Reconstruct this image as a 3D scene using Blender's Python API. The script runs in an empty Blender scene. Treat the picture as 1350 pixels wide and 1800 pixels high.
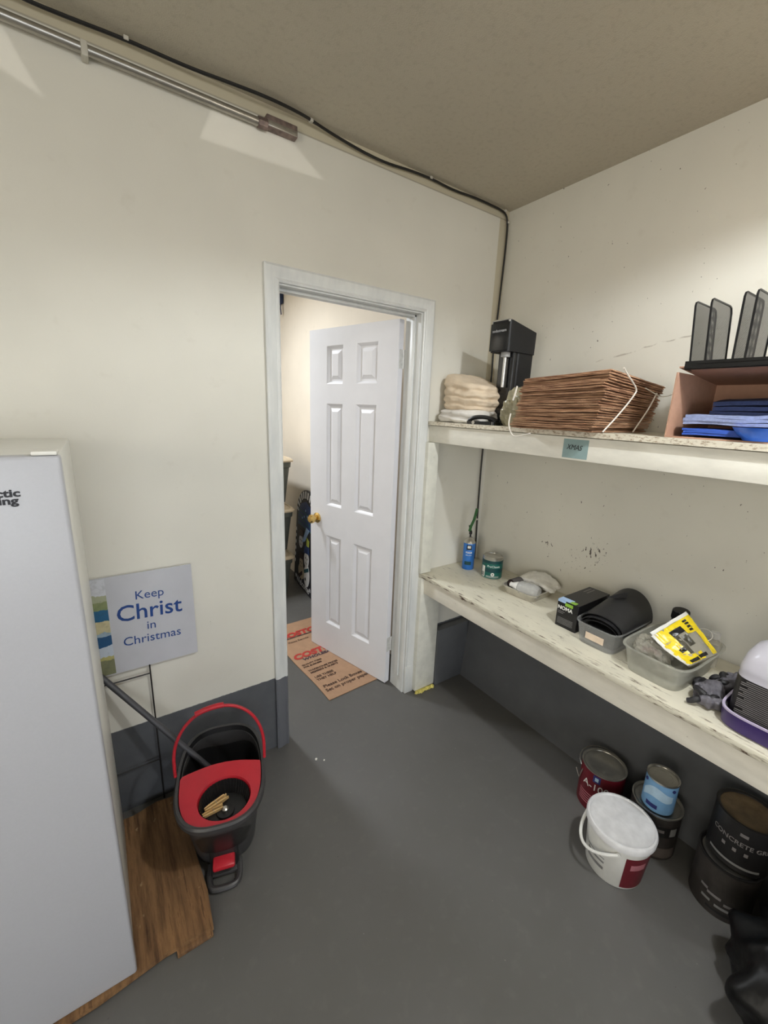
import bpy, bmesh, math, random
from mathutils import Vector, Matrix, noise
random.seed(7)
PI = math.pi
scn = bpy.context.scene
col = scn.collection

# ------------------------------------------------------------------ helpers
def lin(c):
    out = []
    for v in c[:3]:
        v = v / 255.0
        out.append(v / 12.92 if v <= 0.04045 else ((v + 0.055) / 1.055) ** 2.4)
    return (out[0], out[1], out[2], 1.0)

class NT:
    """small node-tree builder"""
    def __init__(s, name):
        s.m = bpy.data.materials.new(name); s.m.use_nodes = True
        s.t = s.m.node_tree; s.n = s.t.nodes; s.l = s.t.links
        s.n.clear()
        s.out = s.n.new('ShaderNodeOutputMaterial')
        s.b = s.n.new('ShaderNodeBsdfPrincipled')
        s.l.new(s.b.outputs[0], s.out.inputs[0])
    def new(s, typ, **kw):
        n = s.n.new(typ)
        for k, v in kw.items(): setattr(n, k, v)
        return n
    def link(s, a, b): s.l.new(a, b)
    def pos(s):
        if not hasattr(s, '_pos'):
            s._pos = s.new('ShaderNodeNewGeometry').outputs['Position']
            sp = s.new('ShaderNodeSeparateXYZ'); s.link(s._pos, sp.inputs[0]); s._sp = sp
        return s._pos
    def xyz(s, i): s.pos(); return s._sp.outputs[i]
    def obj(s):
        if not hasattr(s, '_obj'): s._obj = s.new('ShaderNodeTexCoord').outputs['Object']
        return s._obj
    def math(s, op, a, b=None, c=None, clamp=False):
        n = s.new('ShaderNodeMath', operation=op); n.use_clamp = clamp
        for i, v in enumerate((a, b, c)):
            if v is None: continue
            if isinstance(v, (int, float)): n.inputs[i].default_value = v
            else: s.link(v, n.inputs[i])
        return n.outputs[0]
    def noise(s, scale, detail=3, rough=.55, vec=None, stretch=None):
        n = s.new('ShaderNodeTexNoise'); n.inputs['Scale'].default_value = scale
        n.inputs['Detail'].default_value = detail; n.inputs['Roughness'].default_value = rough
        v = vec if vec is not None else s.obj()
        if stretch:
            mp = s.new('ShaderNodeMapping'); mp.inputs['Scale'].default_value = stretch
            s.link(v, mp.inputs[0]); v = mp.outputs[0]
        s.link(v, n.inputs['Vector'])
        return n.outputs[0]
    def rng(s, v, a, b, c=0., d=1.):
        n = s.new('ShaderNodeMapRange'); n.clamp = True
        s.link(v, n.inputs[0])
        for i, x in zip((1, 2, 3, 4), (a, b, c, d)): n.inputs[i].default_value = x
        return n.outputs[0]
    def mix(s, f, a, b):
        n = s.new('ShaderNodeMix', data_type='RGBA')
        if isinstance(f, (int, float)): n.inputs[0].default_value = f
        else: s.link(f, n.inputs[0])
        for i, v in ((6, a), (7, b)):
            if isinstance(v, tuple): n.inputs[i].default_value = v
            else: s.link(v, n.inputs[i])
        return n.outputs[2]
    def color(s, c):
        if isinstance(c, tuple): s.b.inputs['Base Color'].default_value = c
        else: s.link(c, s.b.inputs['Base Color'])
    def bump(s, h, strength=.2, dist=.002):
        n = s.new('ShaderNodeBump'); n.inputs['Strength'].default_value = strength
        n.inputs['Distance'].default_value = dist
        s.link(h, n.inputs['Height']); s.link(n.outputs[0], s.b.inputs['Normal'])
    def set(s, rough=.5, metal=0., spec=.5):
        s.b.inputs['Roughness'].default_value = rough
        s.b.inputs['Metallic'].default_value = metal
        s.b.inputs['Specular IOR Level'].default_value = spec

def mat(name, c, rough=.5, metal=0., var=.08, vscale=30, bump=0., bscale=200, spec=.5, clear=0., stretch=None):
    """plain procedural material: colour with a little noise variation, optional bump, optional see-through share"""
    t = NT(name); t.set(rough, metal, spec)
    base = lin(c)
    n = t.noise(vscale, 3, stretch=stretch)
    dark = tuple(v * (1 - var) for v in base[:3]) + (1,); light = tuple(min(1, v * (1 + var)) for v in base[:3]) + (1,)
    t.color(t.mix(t.rng(n, .3, .7), dark, light))
    if bump: t.bump(t.noise(bscale, 2), bump)
    if clear:
        tr = t.new('ShaderNodeBsdfTransparent'); tr.inputs[0].default_value = (.96, .96, .96, 1)
        mx = t.new('ShaderNodeMixShader'); mx.inputs[0].default_value = clear
        t.link(t.b.outputs[0], mx.inputs[1]); t.link(tr.outputs[0], mx.inputs[2]); t.link(mx.outputs[0], t.out.inputs[0])
    return t.m

class MB:
    def __init__(s): s.bm = bmesh.new()
    def _xf(s, vs, M):
        if M is not None:
            for v in vs: v.co = M @ v.co
    def box(s, a, b, M=None):
        x0, y0, z0 = a; x1, y1, z1 = b
        P = [(x0,y0,z0),(x1,y0,z0),(x1,y1,z0),(x0,y1,z0),(x0,y0,z1),(x1,y0,z1),(x1,y1,z1),(x0,y1,z1)]
        v = [s.bm.verts.new(p) for p in P]
        for f in ((0,3,2,1),(4,5,6,7),(0,1,5,4),(1,2,6,5),(2,3,7,6),(3,0,4,7)): s.bm.faces.new([v[i] for i in f])
        s._xf(v, M); return s
    def rbox(s, a, b, r=.005, seg=2, M=None):
        t = MB().box(a, b)
        bmesh.ops.bevel(t.bm, geom=t.bm.edges[:], offset=r, segments=seg, affect='EDGES', profile=.5)
        s.join(t, M); return s
    def join(s, o, M=None):
        me = bpy.data.meshes.new('tmp'); o.bm.to_mesh(me); o.bm.free()
        if M is not None: me.transform(M)
        s.bm.from_mesh(me); bpy.data.meshes.remove(me); return s
    def rings(s, rings, close_u=True, cap0=False, cap1=False):
        R = [[s.bm.verts.new(p) for p in r] for r in rings]
        n = len(R[0])
        for i in range(len(R) - 1):
            for j in range(n if close_u else n - 1):
                k = (j + 1) % n
                try: s.bm.faces.new((R[i][j], R[i][k], R[i+1][k], R[i+1][j]))
                except ValueError: pass
        if cap0: s.bm.faces.new(list(reversed(R[0])))
        if cap1: s.bm.faces.new(R[-1])
        return R
    def lathe(s, prof, seg=40, c=(0,0,0), M=None, cap0=True, cap1=True):
        rings = [[(c[0] + r*math.cos(2*PI*j/seg), c[1] + r*math.sin(2*PI*j/seg), c[2] + z) for j in range(seg)] for r, z in prof]
        R = s.rings(rings, True, cap0, cap1)
        if M is not None: s._xf([v for r in R for v in r], M)
        return s
    def tube(s, pts, r, seg=10, caps=True, smooth_path=0):
        pts = [Vector(p) for p in pts]
        for _ in range(smooth_path):
            q = [pts[0]]
            for a, b in zip(pts[:-1], pts[1:]): q += [a*.75 + b*.25, a*.25 + b*.75]
            pts = q + [pts[-1]]
        rings = []; up = Vector((0.13, .31, .94)).normalized(); prev = None
        for i, p in enumerate(pts):
            t = (pts[min(i+1, len(pts)-1)] - pts[max(i-1, 0)]).normalized()
            if prev is None:
                n = t.cross(up)
                if n.length < .05: n = t.cross(Vector((1,0,0)))
            else: n = prev - t * prev.dot(t)
            n.normalize(); prev = n; b = t.cross(n)
            rr = r(i / (len(pts)-1)) if callable(r) else r
            rings.append([p + n*rr*math.cos(2*PI*j/seg) + b*rr*math.sin(2*PI*j/seg) for j in range(seg)])
        s.rings(rings, True, caps, caps); return s
    def ribbon(s, pts, wdir, w, th=.0008):
        pts = [Vector(p) for p in pts]; wd = Vector(wdir).normalized()
        rings = []
        for i, p in enumerate(pts):
            t = (pts[min(i+1, len(pts)-1)] - pts[max(i-1, 0)]).normalized()
            n = t.cross(wd).normalized(); d = (wd - t*wd.dot(t)).normalized()
            rings.append([p - d*w/2 - n*th/2, p + d*w/2 - n*th/2, p + d*w/2 + n*th/2, p - d*w/2 + n*th/2])
        s.rings(rings, True, True, True); return s
    def prism(s, poly, z0, z1, M=None):
        a = [s.bm.verts.new((x, y, z0)) for x, y in poly]; b = [s.bm.verts.new((x, y, z1)) for x, y in poly]
        n = len(poly)
        s.bm.faces.new(list(reversed(a))); s.bm.faces.new(b)
        for i in range(n): s.bm.faces.new((a[i], a[(i+1) % n], b[(i+1) % n], b[i]))
        s._xf(a + b, M); return s
    def sheet(s, f, nu, nv, th):
        """closed sheet: f(u,v)->Vector, thickened along +z by th"""
        top = [[s.bm.verts.new(f(i/nu, j/nv) + Vector((0,0,th))) for j in range(nv+1)] for i in range(nu+1)]
        bot = [[s.bm.verts.new(f(i/nu, j/nv)) for j in range(nv+1)] for i in range(nu+1)]
        for i in range(nu):
            for j in range(nv):
                s.bm.faces.new((top[i][j], top[i+1][j], top[i+1][j+1], top[i][j+1]))
                s.bm.faces.new((bot[i][j], bot[i][j+1], bot[i+1][j+1], bot[i+1][j]))
        for i in range(nu):
            s.bm.faces.new((bot[i][0], bot[i+1][0], top[i+1][0], top[i][0]))
            s.bm.faces.new((bot[i+1][nv], bot[i][nv], top[i][nv], top[i+1][nv]))
        for j in range(nv):
            s.bm.faces.new((bot[0][j+1], bot[0][j], top[0][j], top[0][j+1]))
            s.bm.faces.new((bot[nu][j], bot[nu][j+1], top[nu][j+1], top[nu][j]))
        return s
    def mesh(s, name, smooth=35, fix=True):
        if fix: bmesh.ops.recalc_face_normals(s.bm, faces=s.bm.faces[:])
        me = bpy.data.meshes.new(name); s.bm.to_mesh(me); s.bm.free()
        if smooth:
            me.shade_smooth(); me.set_sharp_from_angle(angle=math.radians(smooth))
        return me
    def build(s, name, m, parent=None, smooth=35, label=None, fix=True):
        o = bpy.data.objects.new(name, s.mesh(name, smooth, fix)); col.objects.link(o)
        o.data.materials.append(m)
        if parent is not None: o.parent = parent
        if label: o['label'] = label
        return o

def T(loc=(0,0,0), rz=0, rx=0, ry=0):
    return Matrix.Translation(loc) @ Matrix.Rotation(rz, 4, 'Z') @ Matrix.Rotation(ry, 4, 'Y') @ Matrix.Rotation(rx, 4, 'X')
def thing(name, label, cat, loc=(0,0,0), rz=0, group=None, rx=0, ry=0):
    o = bpy.data.objects.new(name, None); col.objects.link(o)
    o.empty_display_size = .05
    o.matrix_world = T(loc, rz, rx, ry)
    o['label'] = label; o['category'] = cat
    if group: o['group'] = group
    return o
def tag(o, label, cat, group=None):
    o['label'] = label; o['category'] = cat
    if group: o['group'] = group
    return o
def struct(o): o['kind'] = 'structure'; return o

def frame(o, x, y):
    """matrix: local x->x, local y->y, z = x cross y, origin o"""
    x = Vector(x).normalized(); z = x.cross(Vector(y)).normalized(); y = z.cross(x)
    M = Matrix.Identity(4)
    for i in range(3): M[i][0] = x[i]; M[i][1] = y[i]; M[i][2] = z[i]; M[i][3] = o[i]
    return M
def text(s, size, m, parent, M=None, name='lettering', align='CENTER', bold=0., wrap=None, sx=1., ext=.0003, shear=0., spacing=1.):
    c = bpy.data.curves.new('tmp_text', 'FONT'); c.body = s; c.size = size; c.align_x = align; c.extrude = ext
    c.offset = bold; c.resolution_u = 3; c.shear = shear; c.space_character = spacing
    ob = bpy.data.objects.new('tmp_text', c); col.objects.link(ob)
    bpy.context.view_layer.update()
    me = bpy.data.meshes.new_from_object(ob.evaluated_get(bpy.context.evaluated_depsgraph_get()))
    bpy.data.objects.remove(ob); bpy.data.curves.remove(c)
    for v in me.vertices:
        v.co.x *= sx
        if wrap:                     # wrap = (radius, centre angle, z): bend round a vertical cylinder
            R, a0, z0 = wrap
            a = a0 + v.co.x / R; rr = R + v.co.z + ext
            v.co = (rr*math.cos(a), rr*math.sin(a), z0 + v.co.y)
    if M is not None: me.transform(M)
    me.name = name
    o = bpy.data.objects.new(name, me); col.objects.link(o); me.materials.clear(); me.materials.append(m)
    if parent is not None: o.parent = parent
    return o
def arcband(mb, R, a0, a1, z0, z1, th=.0006, n=24):
    rings = []
    for i in range(n+1):
        a = a0 + (a1 - a0)*i/n; c, s_ = math.cos(a), math.sin(a)
        rings.append([(R*c, R*s_, z0), ((R+th)*c, (R+th)*s_, z0), ((R+th)*c, (R+th)*s_, z1), (R*c, R*s_, z1)])
    mb.rings(rings, True, True, True); return mb
def dup(o, **kw):
    c = o.copy(); col.objects.link(c)
    for ch in o.children:
        d = ch.copy(); col.objects.link(d); d.parent = c
        for g in ch.children:
            e = g.copy(); col.objects.link(e); e.parent = d
    for k, v in kw.items(): c[k] = v
    return c
def supere(a, b, n, N=64, cx=0, cy=0):
    P = []
    for j in range(N):
        t = 2*PI*j/N; c, s_ = math.cos(t), math.sin(t)
        P.append((cx + a*math.copysign(abs(c)**(2/n), c), cy + b*math.copysign(abs(s_)**(2/n), s_)))
    return P
def nz(p, sc, seed=0): return noise.noise(Vector(p)*sc + Vector((seed*7.3, seed*3.1, seed*5.7)))
def crumple(size, seg, amp, freq, seed, exps=(5, 5, 2.5), fn=None):
    """rounded, rumpled solid (cloth bundle): a cube grid mapped to a superellipsoid and displaced by noise"""
    mb = MB(); bmesh.ops.create_cube(mb.bm, size=2)
    bmesh.ops.subdivide_edges(mb.bm, edges=mb.bm.edges[:], cuts=seg, use_grid_fill=True)
    for v in mb.bm.verts:
        p = v.co.copy()
        e = exps[0]; d = (abs(p.x)**e + abs(p.y)**e + abs(p.z)**exps[2])**(1/e) or 1
        q = p / max(d, .3) if d > 1 else p
        q = Vector((q.x*size[0]/2, q.y*size[1]/2, (q.z + 1)*size[2]/2))
        w = noise.fractal(q*freq + Vector((seed*3.7, seed*1.9, seed)), .9, 2, 3) * amp
        r = (1 - abs(2*abs(nz((q.x*.6, q.y, q.z*2.5), freq*.8, seed+9)))) * amp * .8
        nrm = Vector((p.x, p.y, p.z*1.6)).normalized()
        q += nrm * (w + r*.5) * (1 if q.z > .004 else .3)
        if fn: q = fn(q)
        if q.z < 0: q.z = 0
        v.co = q
    return mb

# ------------------------------------------------------------------ materials
CREAM = (225, 222, 211)
GREY = (88, 90, 93)
def wall_mat(name, dado=True, stains=False, strip=False, base=CREAM):
    t = NT(name); t.set(.55, 0, .35)
    big = t.noise(1.7, 3, vec=t.pos()); fine = t.noise(14, 4, vec=t.pos())
    c = lin(base); c2 = lin(tuple(v*.95 for v in base))
    cc = t.mix(t.rng(big, .3, .7), c, c2)
    cc = t.mix(t.rng(fine, .62, .75, 0, .12), cc, lin((170, 160, 140)))
    z = t.xyz(2); x = t.xyz(0)
    if strip:      # unpainted strip under the ceiling and beside the corner
        m = t.math('MAXIMUM', t.rng(z, 2.543, 2.547), t.rng(x, -.066, -.062))
        m = t.math('MULTIPLY', m, t.rng(z, 1.55, 1.7))
        cc = t.mix(m, cc, lin((196, 188, 165)))
        e = t.math('MULTIPLY', t.rng(z, 2.5405, 2.5435), t.rng(z, 2.545, 2.548, 1, 0))
        cc = t.mix(t.math('MULTIPLY', e, .55), cc, lin((110, 100, 80)))
    # tiny dark specks
    sp = t.noise(55, 1, vec=t.pos())
    cc = t.mix(t.rng(sp, .825, .84, 0, .6), cc, lin((90, 80, 65)))
    if stains:
        for (cy, cz, r, th, k) in ((-.70, .985, .12, .545, .9), (-.46, .955, .08, .55, .8), (-.60, .93, .17, .60, .7)):
            d = t.new('ShaderNodeVectorMath', operation='DISTANCE'); t.link(t.pos(), d.inputs[0]); d.inputs[1].default_value = (0, cy, cz)
            n = t.noise(75, 3, .6, vec=t.pos(), stretch=(1, 1, .6))
            f = t.math('SUBTRACT', n, t.rng(d.outputs['Value'], 0, r, 0, .16))
            cc = t.mix(t.rng(f, th, th+.03, 0, k), cc, lin((62, 50, 44)))
        # a long faint crack up on the wall
        yy = t.xyz(1); ln = t.math('ADD', t.math('MULTIPLY', yy, -.20), 1.72)
        ln = t.math('ADD', ln, t.math('MULTIPLY', t.math('SUBTRACT', t.noise(9, 2, vec=t.pos()), .5), .03))
        dd = t.math('ABSOLUTE', t.math('SUBTRACT', z, ln))
        cr = t.math('MULTIPLY', t.rng(dd, .001, .004, .5, 0), t.rng(t.noise(25, 2, vec=t.pos()), .45, .6))
        cr = t.math('MULTIPLY', cr, t.rng(yy, -.55, -.6)); cr = t.math('MULTIPLY', cr, t.rng(yy, -1.15, -1.0, 0, 1))
        cc = t.mix(cr, cc, lin((120, 105, 85)))
    if dado:
        edge = t.math('ADD', z, t.math('MULTIPLY', t.math('SUBTRACT', t.noise(40, 2, vec=t.pos()), .5), .008))
        y = t.xyz(1)
        m = t.math('MULTIPLY', t.rng(edge, .374, .377, 1, 0), t.rng(y, .03, .04, 1, 0))
        g = t.mix(t.rng(fine, .35, .7), lin(GREY), lin((80, 82, 86)))
        cc = t.mix(m, cc, g)
    t.color(cc); t.bump(t.noise(180, 3, vec=t.pos()), .12, .0015)
    return t.m

def floor_mat():
    t = NT('painted concrete floor'); t.set(.42, 0, .4)
    n1 = t.noise(1.3, 4, vec=t.pos()); n2 = t.noise(22, 4, vec=t.pos()); n3 = t.noise(90, 2, vec=t.pos())
    c = t.mix(t.rng(n1, .35, .65), lin((95, 94, 92)), lin((88, 87, 84)))
    c = t.mix(t.rng(n2, .55, .8, 0, .35), c, lin((112, 110, 106)))
    c = t.mix(t.rng(n3, .775, .79, 0, .6), c, lin((190, 186, 178)))
    c = t.mix(t.rng(t.noise(60, 2, vec=t.pos(), stretch=(1.3, 1, 1)), .76, .78, 0, .5), c, lin((50, 50, 50)))
    t.color(c); t.link(t.rng(n2, .3, .7, .36, .52), t.b.inputs['Roughness'])
    t.bump(t.noise(130, 3, vec=t.pos()), .15, .001)
    return t.m

def shelf_paint(name, front=-.47, osb=None, base=(226, 221, 203), chip=1.):
    """old white paint, chipped along the board and most at its front edge"""
    t = NT(name); t.set(.5, 0, .35)
    n = t.noise(46, 5, .65, vec=t.pos(), stretch=(1.7, .30, 1.7)); n2 = t.noise(9, 3, vec=t.pos(), stretch=(1.4, .6, 1))
    c = t.mix(t.rng(n2, .3, .7), lin(base), lin(tuple(v*.94 for v in base)))
    x = t.xyz(0)
    wear = t.rng(x, front, front + .09, .055, -.012)
    f = t.math('ADD', n, wear)
    c = t.mix(t.math('MULTIPLY', t.rng(f, .585, .63, 0, .55), chip), c, lin((150, 140, 122)))
    c = t.mix(t.math('MULTIPLY', t.rng(f, .665, .685), chip), c, lin((84, 66, 55)))
    if osb is not None:
        k = t.noise(120, 3, .7, vec=t.pos(), stretch=(1, .6, 1.2))
        oc = t.mix(t.rng(k, .5, .66), lin((222, 215, 198)), lin((158, 140, 116)))
        c = t.mix(t.math('LESS_THAN', x, osb), c, oc)
    t.color(c); t.bump(f, .25, .0015)
    return t.m

def fascia_mat(name, base):
    t = NT(name); t.set(.5, 0, .35)
    n = t.noise(20, 4, .6, vec=t.pos(), stretch=(1, .4, 1)); sp = t.noise(70, 2, vec=t.pos(), stretch=(1, .5, 1))
    c = t.mix(t.rng(n, .35, .75), lin(base), lin(tuple(v*.93 for v in base)))
    c = t.mix(t.rng(sp, .76, .79, 0, .7), c, lin((110, 95, 75)))
    t.color(c); t.bump(sp, .1, .001)
    return t.m

def wood_mat():
    t = NT('weathered plywood'); t.set(.6, 0, .3)
    g = t.noise(16, 6, .7, vec=t.pos(), stretch=(2.8, .22, 1)); w = t.noise(5, 3, vec=t.pos(), stretch=(1.6, .5, 1))
    c = t.mix(t.rng(g, .3, .7), lin((68, 45, 28)), lin((152, 116, 78)))
    c = t.mix(t.rng(g, .58, .64, 0, .75), c, lin((62, 38, 22)))
    c = t.mix(t.rng(w, .5, .75, 0, .55), c, lin((72, 55, 42)))
    c = t.mix(t.rng(t.noise(30, 3, vec=t.pos(), stretch=(1.5, .6, 1)), .68, .76, 0, .5), c, lin((190, 165, 125)))
    t.color(c); t.bump(g, .25, .002)
    return t.m

def mesh_mat():
    """black wire mesh: opaque wires, open gaps"""
    t = NT('black wire mesh'); t.set(.45, .2, .5); t.color(lin((14, 14, 15)))
    sp = t.new('ShaderNodeSeparateXYZ'); t.link(t.obj(), sp.inputs[0])
    fs = []
    for i in (0, 2):
        fs.append(t.math('LESS_THAN', t.math('FRACT', t.math('MULTIPLY', sp.outputs[i], 550)), .50))
    solid = t.math('MAXIMUM', fs[0], fs[1])
    tr = t.new('ShaderNodeBsdfTransparent'); mx = t.new('ShaderNodeMixShader')
    t.link(solid, mx.inputs[0]); t.link(tr.outputs[0], mx.inputs[1]); t.link(t.b.outputs[0], mx.inputs[2]); t.link(mx.outputs[0], t.out.inputs[0])
    return t.m

def band_mat(name, bands, axis=2, rough=.5, noisy=.0):
    """hard colour bands along a world axis: [(upper limit, colour), ...]"""
    t = NT(name); t.set(rough)
    v = t.xyz(axis)
    if noisy: v = t.math('ADD', v, t.math('MULTIPLY', t.math('SUBTRACT', t.noise(60, 3, vec=t.pos()), .5), noisy))
    c = lin(bands[-1][1])
    for lim, cc in reversed(bands[:-1]): c = t.mix(t.math('LESS_THAN', v, lim), c, lin(cc))
    n = t.noise(70, 4, vec=t.pos())
    c = t.mix(t.rng(n, .5, .75, 0, .25), c, lin((40, 50, 40)))
    t.color(c); return t.m

def casing_mat():
    t = NT('white gloss trim paint'); t.set(.35, 0, .45)
    n = t.noise(25, 3, vec=t.pos(), stretch=(1, 1, .25))
    c = t.mix(t.rng(n, .3, .75), lin((222, 223, 220)), lin((206, 208, 207)))
    z = t.xyz(2); x = t.xyz(0)
    m = t.math('MULTIPLY', t.math('LESS_THAN', z, .376), t.math('LESS_THAN', x, -1.0))
    c = t.mix(m, c, lin((100, 102, 107)))
    t.color(c); t.bump(n, .08, .001)
    return t.m

MW = dict(
    back=wall_mat('cream wall paint over grey dado', True, False, True), right=wall_mat('cream wall paint with stains', True, True),
    plain=wall_mat('plain cream wall paint', True), far=wall_mat('pale wall paint', False, base=(232, 222, 206)),
    ceil=None, floor=floor_mat(), casing=casing_mat(), grey=mat('grey floor paint on wall base', GREY, .5, var=.1, vscale=8, bump=.1),
)
_t = NT('ceiling paint'); _t.set(.9, 0, .1)
_n = _t.noise(60, 3, vec=_t.pos()); _c = _t.mix(_t.rng(_t.noise(1.2, 2, vec=_t.pos()), .3, .7), lin((196, 189, 172)), lin((188, 181, 165)))
_t.color(_t.mix(_t.rng(_n, .5, .8, 0, .3), _c, lin((150, 142, 125)))); _t.bump(_t.noise(220, 3, vec=_t.pos()), .5, .003); MW['ceil'] = _t.m

white_door = mat('white door paint', (228, 228, 233), .38, var=.02, vscale=8, bump=.04, bscale=90)
brass = mat('polished brass', (222, 190, 122), .14, 1., var=.05)
paint_metal = mat('hinge metal painted over', (205, 205, 202), .4, .1, var=.12, vscale=60)
galv = mat('galvanised steel', (176, 172, 164), .32, .85, var=.15, vscale=40, stretch=(1, 6, 6))
rusty = mat('stained box steel', (128, 112, 106), .5, .5, var=.4, vscale=45)
black_cable = mat('black cable jacket', (26, 25, 24), .5, var=.1)
clip_white = mat('pale cable clip', (196, 192, 180), .5)
enamel = mat('white enamel', (176, 177, 182), .3, var=.015, vscale=200, bump=.03, bscale=320)
enamel_side = mat('white cabinet enamel', (222, 221, 214), .35, var=.02)
gasket = mat('grey gasket', (150, 150, 150), .6)
ink_black = mat('black print', (28, 28, 34), .5)
wood = wood_mat()
sign_white = mat('white corrugated plastic', (190, 191, 197), .4, var=.04, vscale=9)
sign_blue = mat('blue print', (22, 62, 128), .45)
wire_dark = mat('dark wire', (52, 50, 50), .4, .6)
charcoal = mat('charcoal plastic', (54, 53, 54), .42, var=.05)
charcoal_in = mat('black plastic', (24, 24, 25), .4, var=.05)
red_pl = mat('red plastic', (172, 32, 44), .35, var=.05)
pale_wood = mat('pale wood', (224, 186, 128), .55, var=.12, vscale=60, stretch=(1, 8, 1))
steel = mat('tin steel', (190, 188, 182), .28, .9, var=.1)
mop_grey = mat('dark grey handle', (62, 62, 66), .45)
mop_fibre = mat('dark mop fibre', (40, 38, 40), .95, bump=.6, bscale=400)
board_top = shelf_paint('chipped white shelf paint', front=-.47)
board_up = shelf_paint('white shelf paint with chipboard edge', front=-.6, osb=-.4545, chip=.4)
fas_up = fascia_mat('cream fascia paint', (242, 239, 228)); fas_low = fascia_mat('worn fascia paint', (238, 233, 220))
post_m = fascia_mat('off-white post paint', (226, 225, 214))
tape_blue = mat('faded blue masking tape', (142, 166, 166), .7, var=.06)
cloth_cream = mat('cream towelling', (226, 208, 184), .95, bump=.5, bscale=500, var=.05)
cloth_white = mat('white towelling', (226, 222, 216), .95, bump=.5, bscale=500, var=.04)
sod_black = mat('glossy black plastic', (14, 15, 17), .22, var=.05)
sod_side = mat('satin black plastic', (20, 20, 22), .45, var=.05, spec=.3)
silver = mat('brushed silver', (205, 205, 205), .25, .9)
silver_print = mat('silver print', (190, 190, 192), .4)
olive_film = mat('olive plastic film', (176, 170, 142), .22, var=.2, vscale=40, clear=.3)
kraft = mat('kraft cardboard', (176, 128, 92), .8, var=.08, vscale=60)
kraft_edge = NT('kraft sheet'); kraft_edge.set(.85)
_c = kraft_edge.mix(kraft_edge.rng(kraft_edge.noise(40, 4, vec=kraft_edge.pos(), stretch=(.4, .4, 4)), .35, .7), lin((128, 90, 66)), lin((198, 156, 122)))
kraft_edge.color(_c); kraft_edge = kraft_edge.m
strap_w = mat('white strapping', (228, 222, 212), .4)
box_card = mat('box cardboard', (172, 134, 112), .75, var=.06, vscale=50)
mesh_m = mesh_mat()
wire_black = mat('black wire', (15, 15, 16), .35)
blue_cloth = mat('slate blue cloth', (138, 150, 188), .95, bump=.5, bscale=500, var=.12, vscale=120)
navy_cloth = mat('dark blue cloth', (50, 62, 98), .95, bump=.5, bscale=500, var=.15, vscale=120)
royal = mat('royal blue fabric', (38, 78, 170), .6, var=.08)
bowl_blue = mat('bright blue plastic', (44, 100, 205), .35)
can_blue = mat('blue can print', (52, 116, 196), .35, .2)
green_dk = mat('dark green plastic', (40, 92, 44), .5)
pc_green = mat('teal green label', (18, 92, 84), .4)
pc_dark = mat('dark label band', (14, 62, 66), .4)
white_print = mat('white print', (228, 228, 224), .5)
foil = mat('aluminium foil tray', (196, 192, 182), .38, .55, var=.1)
milky = mat('milky clear plastic', (206, 206, 204), .10, clear=.38)
white_cap = mat('white plastic cap', (232, 232, 230), .35)
rag_white = mat('white rag', (226, 224, 218), .95, bump=.5, bscale=400)
roll_grey = mat('dark grey rolled sandpaper', (82, 78, 78), .8)
roll_brown = mat('dark brown grit', (58, 42, 38), .9)
box_black = mat('black carton', (22, 22, 25), .35)
box_lb = mat('pale blue print', (168, 196, 232), .4)
box_gr = mat('lime green print', (140, 186, 66), .4)
bin_clear = mat('clear bin plastic', (188, 190, 190), .2, clear=.74)
bin_cloud = mat('cloudy bin plastic', (200, 200, 190), .28, clear=.60)
rim_clear = mat('clear bin rim', (206, 206, 202), .25, clear=.3)
sticker = mat('beige paper sticker', (226, 206, 184), .7)
rubber = mat('black rubber sheet', (30, 30, 32), .5, var=.1)
yellow_bag = mat('yellow bag print', (242, 214, 34), .3)
bag_clear = mat('clear bag film', (206, 202, 188), .12, clear=.6)
amber = mat('amber plastic', (206, 150, 54), .3, clear=.2)
dk_red = mat('dark red plastic', (88, 32, 44), .35)
glove_grey = mat('grey work glove', (98, 96, 104), .7, var=.25, vscale=60, bump=.4, bscale=300)
glove_black = mat('black glove coating', (30, 29, 33), .55)
jug_m = mat('milky lilac plastic', (214, 212, 224), .25, clear=.12, var=.03)
purple = mat('purple plastic', (58, 42, 98), .35)
purple_rim = mat('pale lilac cut edge', (196, 186, 214), .5)
label_dk = mat('black jug label', (34, 32, 34), .45)
fine_print_m = mat('grey fine print', (124, 120, 120), .6)
maroon = mat('maroon label', (102, 18, 32), .4)
pink_print = mat('pink print', (176, 110, 120), .5)
navy_logo = mat('navy emblem', (46, 52, 112), .5)
pail_white = mat('white pail plastic', (226, 226, 222), .35, var=.03)
pail_grey = mat('grey pail print', (132, 132, 132), .5)
lid_white = mat('scuffed white lid', (222, 222, 224), .5, var=.1, vscale=25)
can_dark = mat('dark paint can', (62, 58, 56), .45, .2, var=.2)
can_black = mat('black can print', (34, 33, 34), .45)
can_tan = mat('tan can lid', (118, 100, 76), .55, .1, var=.3, vscale=25)
sky_label = mat('sky blue label', (118, 164, 206), .45, var=.08)
pale_blue = mat('pale blue brush print', (172, 200, 222), .5)
bag_black = mat('black bin bag film', (5, 5, 6), .42, bump=.3, bscale=60, spec=.3)
tote_grey = mat('grey green tote plastic', (84, 88, 82), .5)
tote_lid = mat('beige tote lid', (202, 186, 160), .5)
sgn_dark = mat('dark painted board', (32, 32, 38), .6)
teal = mat('teal paint', (40, 86, 96), .6); navy_p = mat('deep blue paint', (40, 62, 108), .6)
snow = mat('off-white paint', (222, 222, 224), .6); brown_p = mat('brown paint', (60, 42, 40), .6)
lime = mat('lime paint', (178, 190, 84), .6); lb_p = mat('ice blue paint', (150, 180, 220), .6)
costco_red = mat('red box print', (176, 52, 44), .75); costco_blue = mat('dark box print', (62, 48, 62), .75)
box_ink = mat('black box print', (66, 44, 34), .8)
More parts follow.
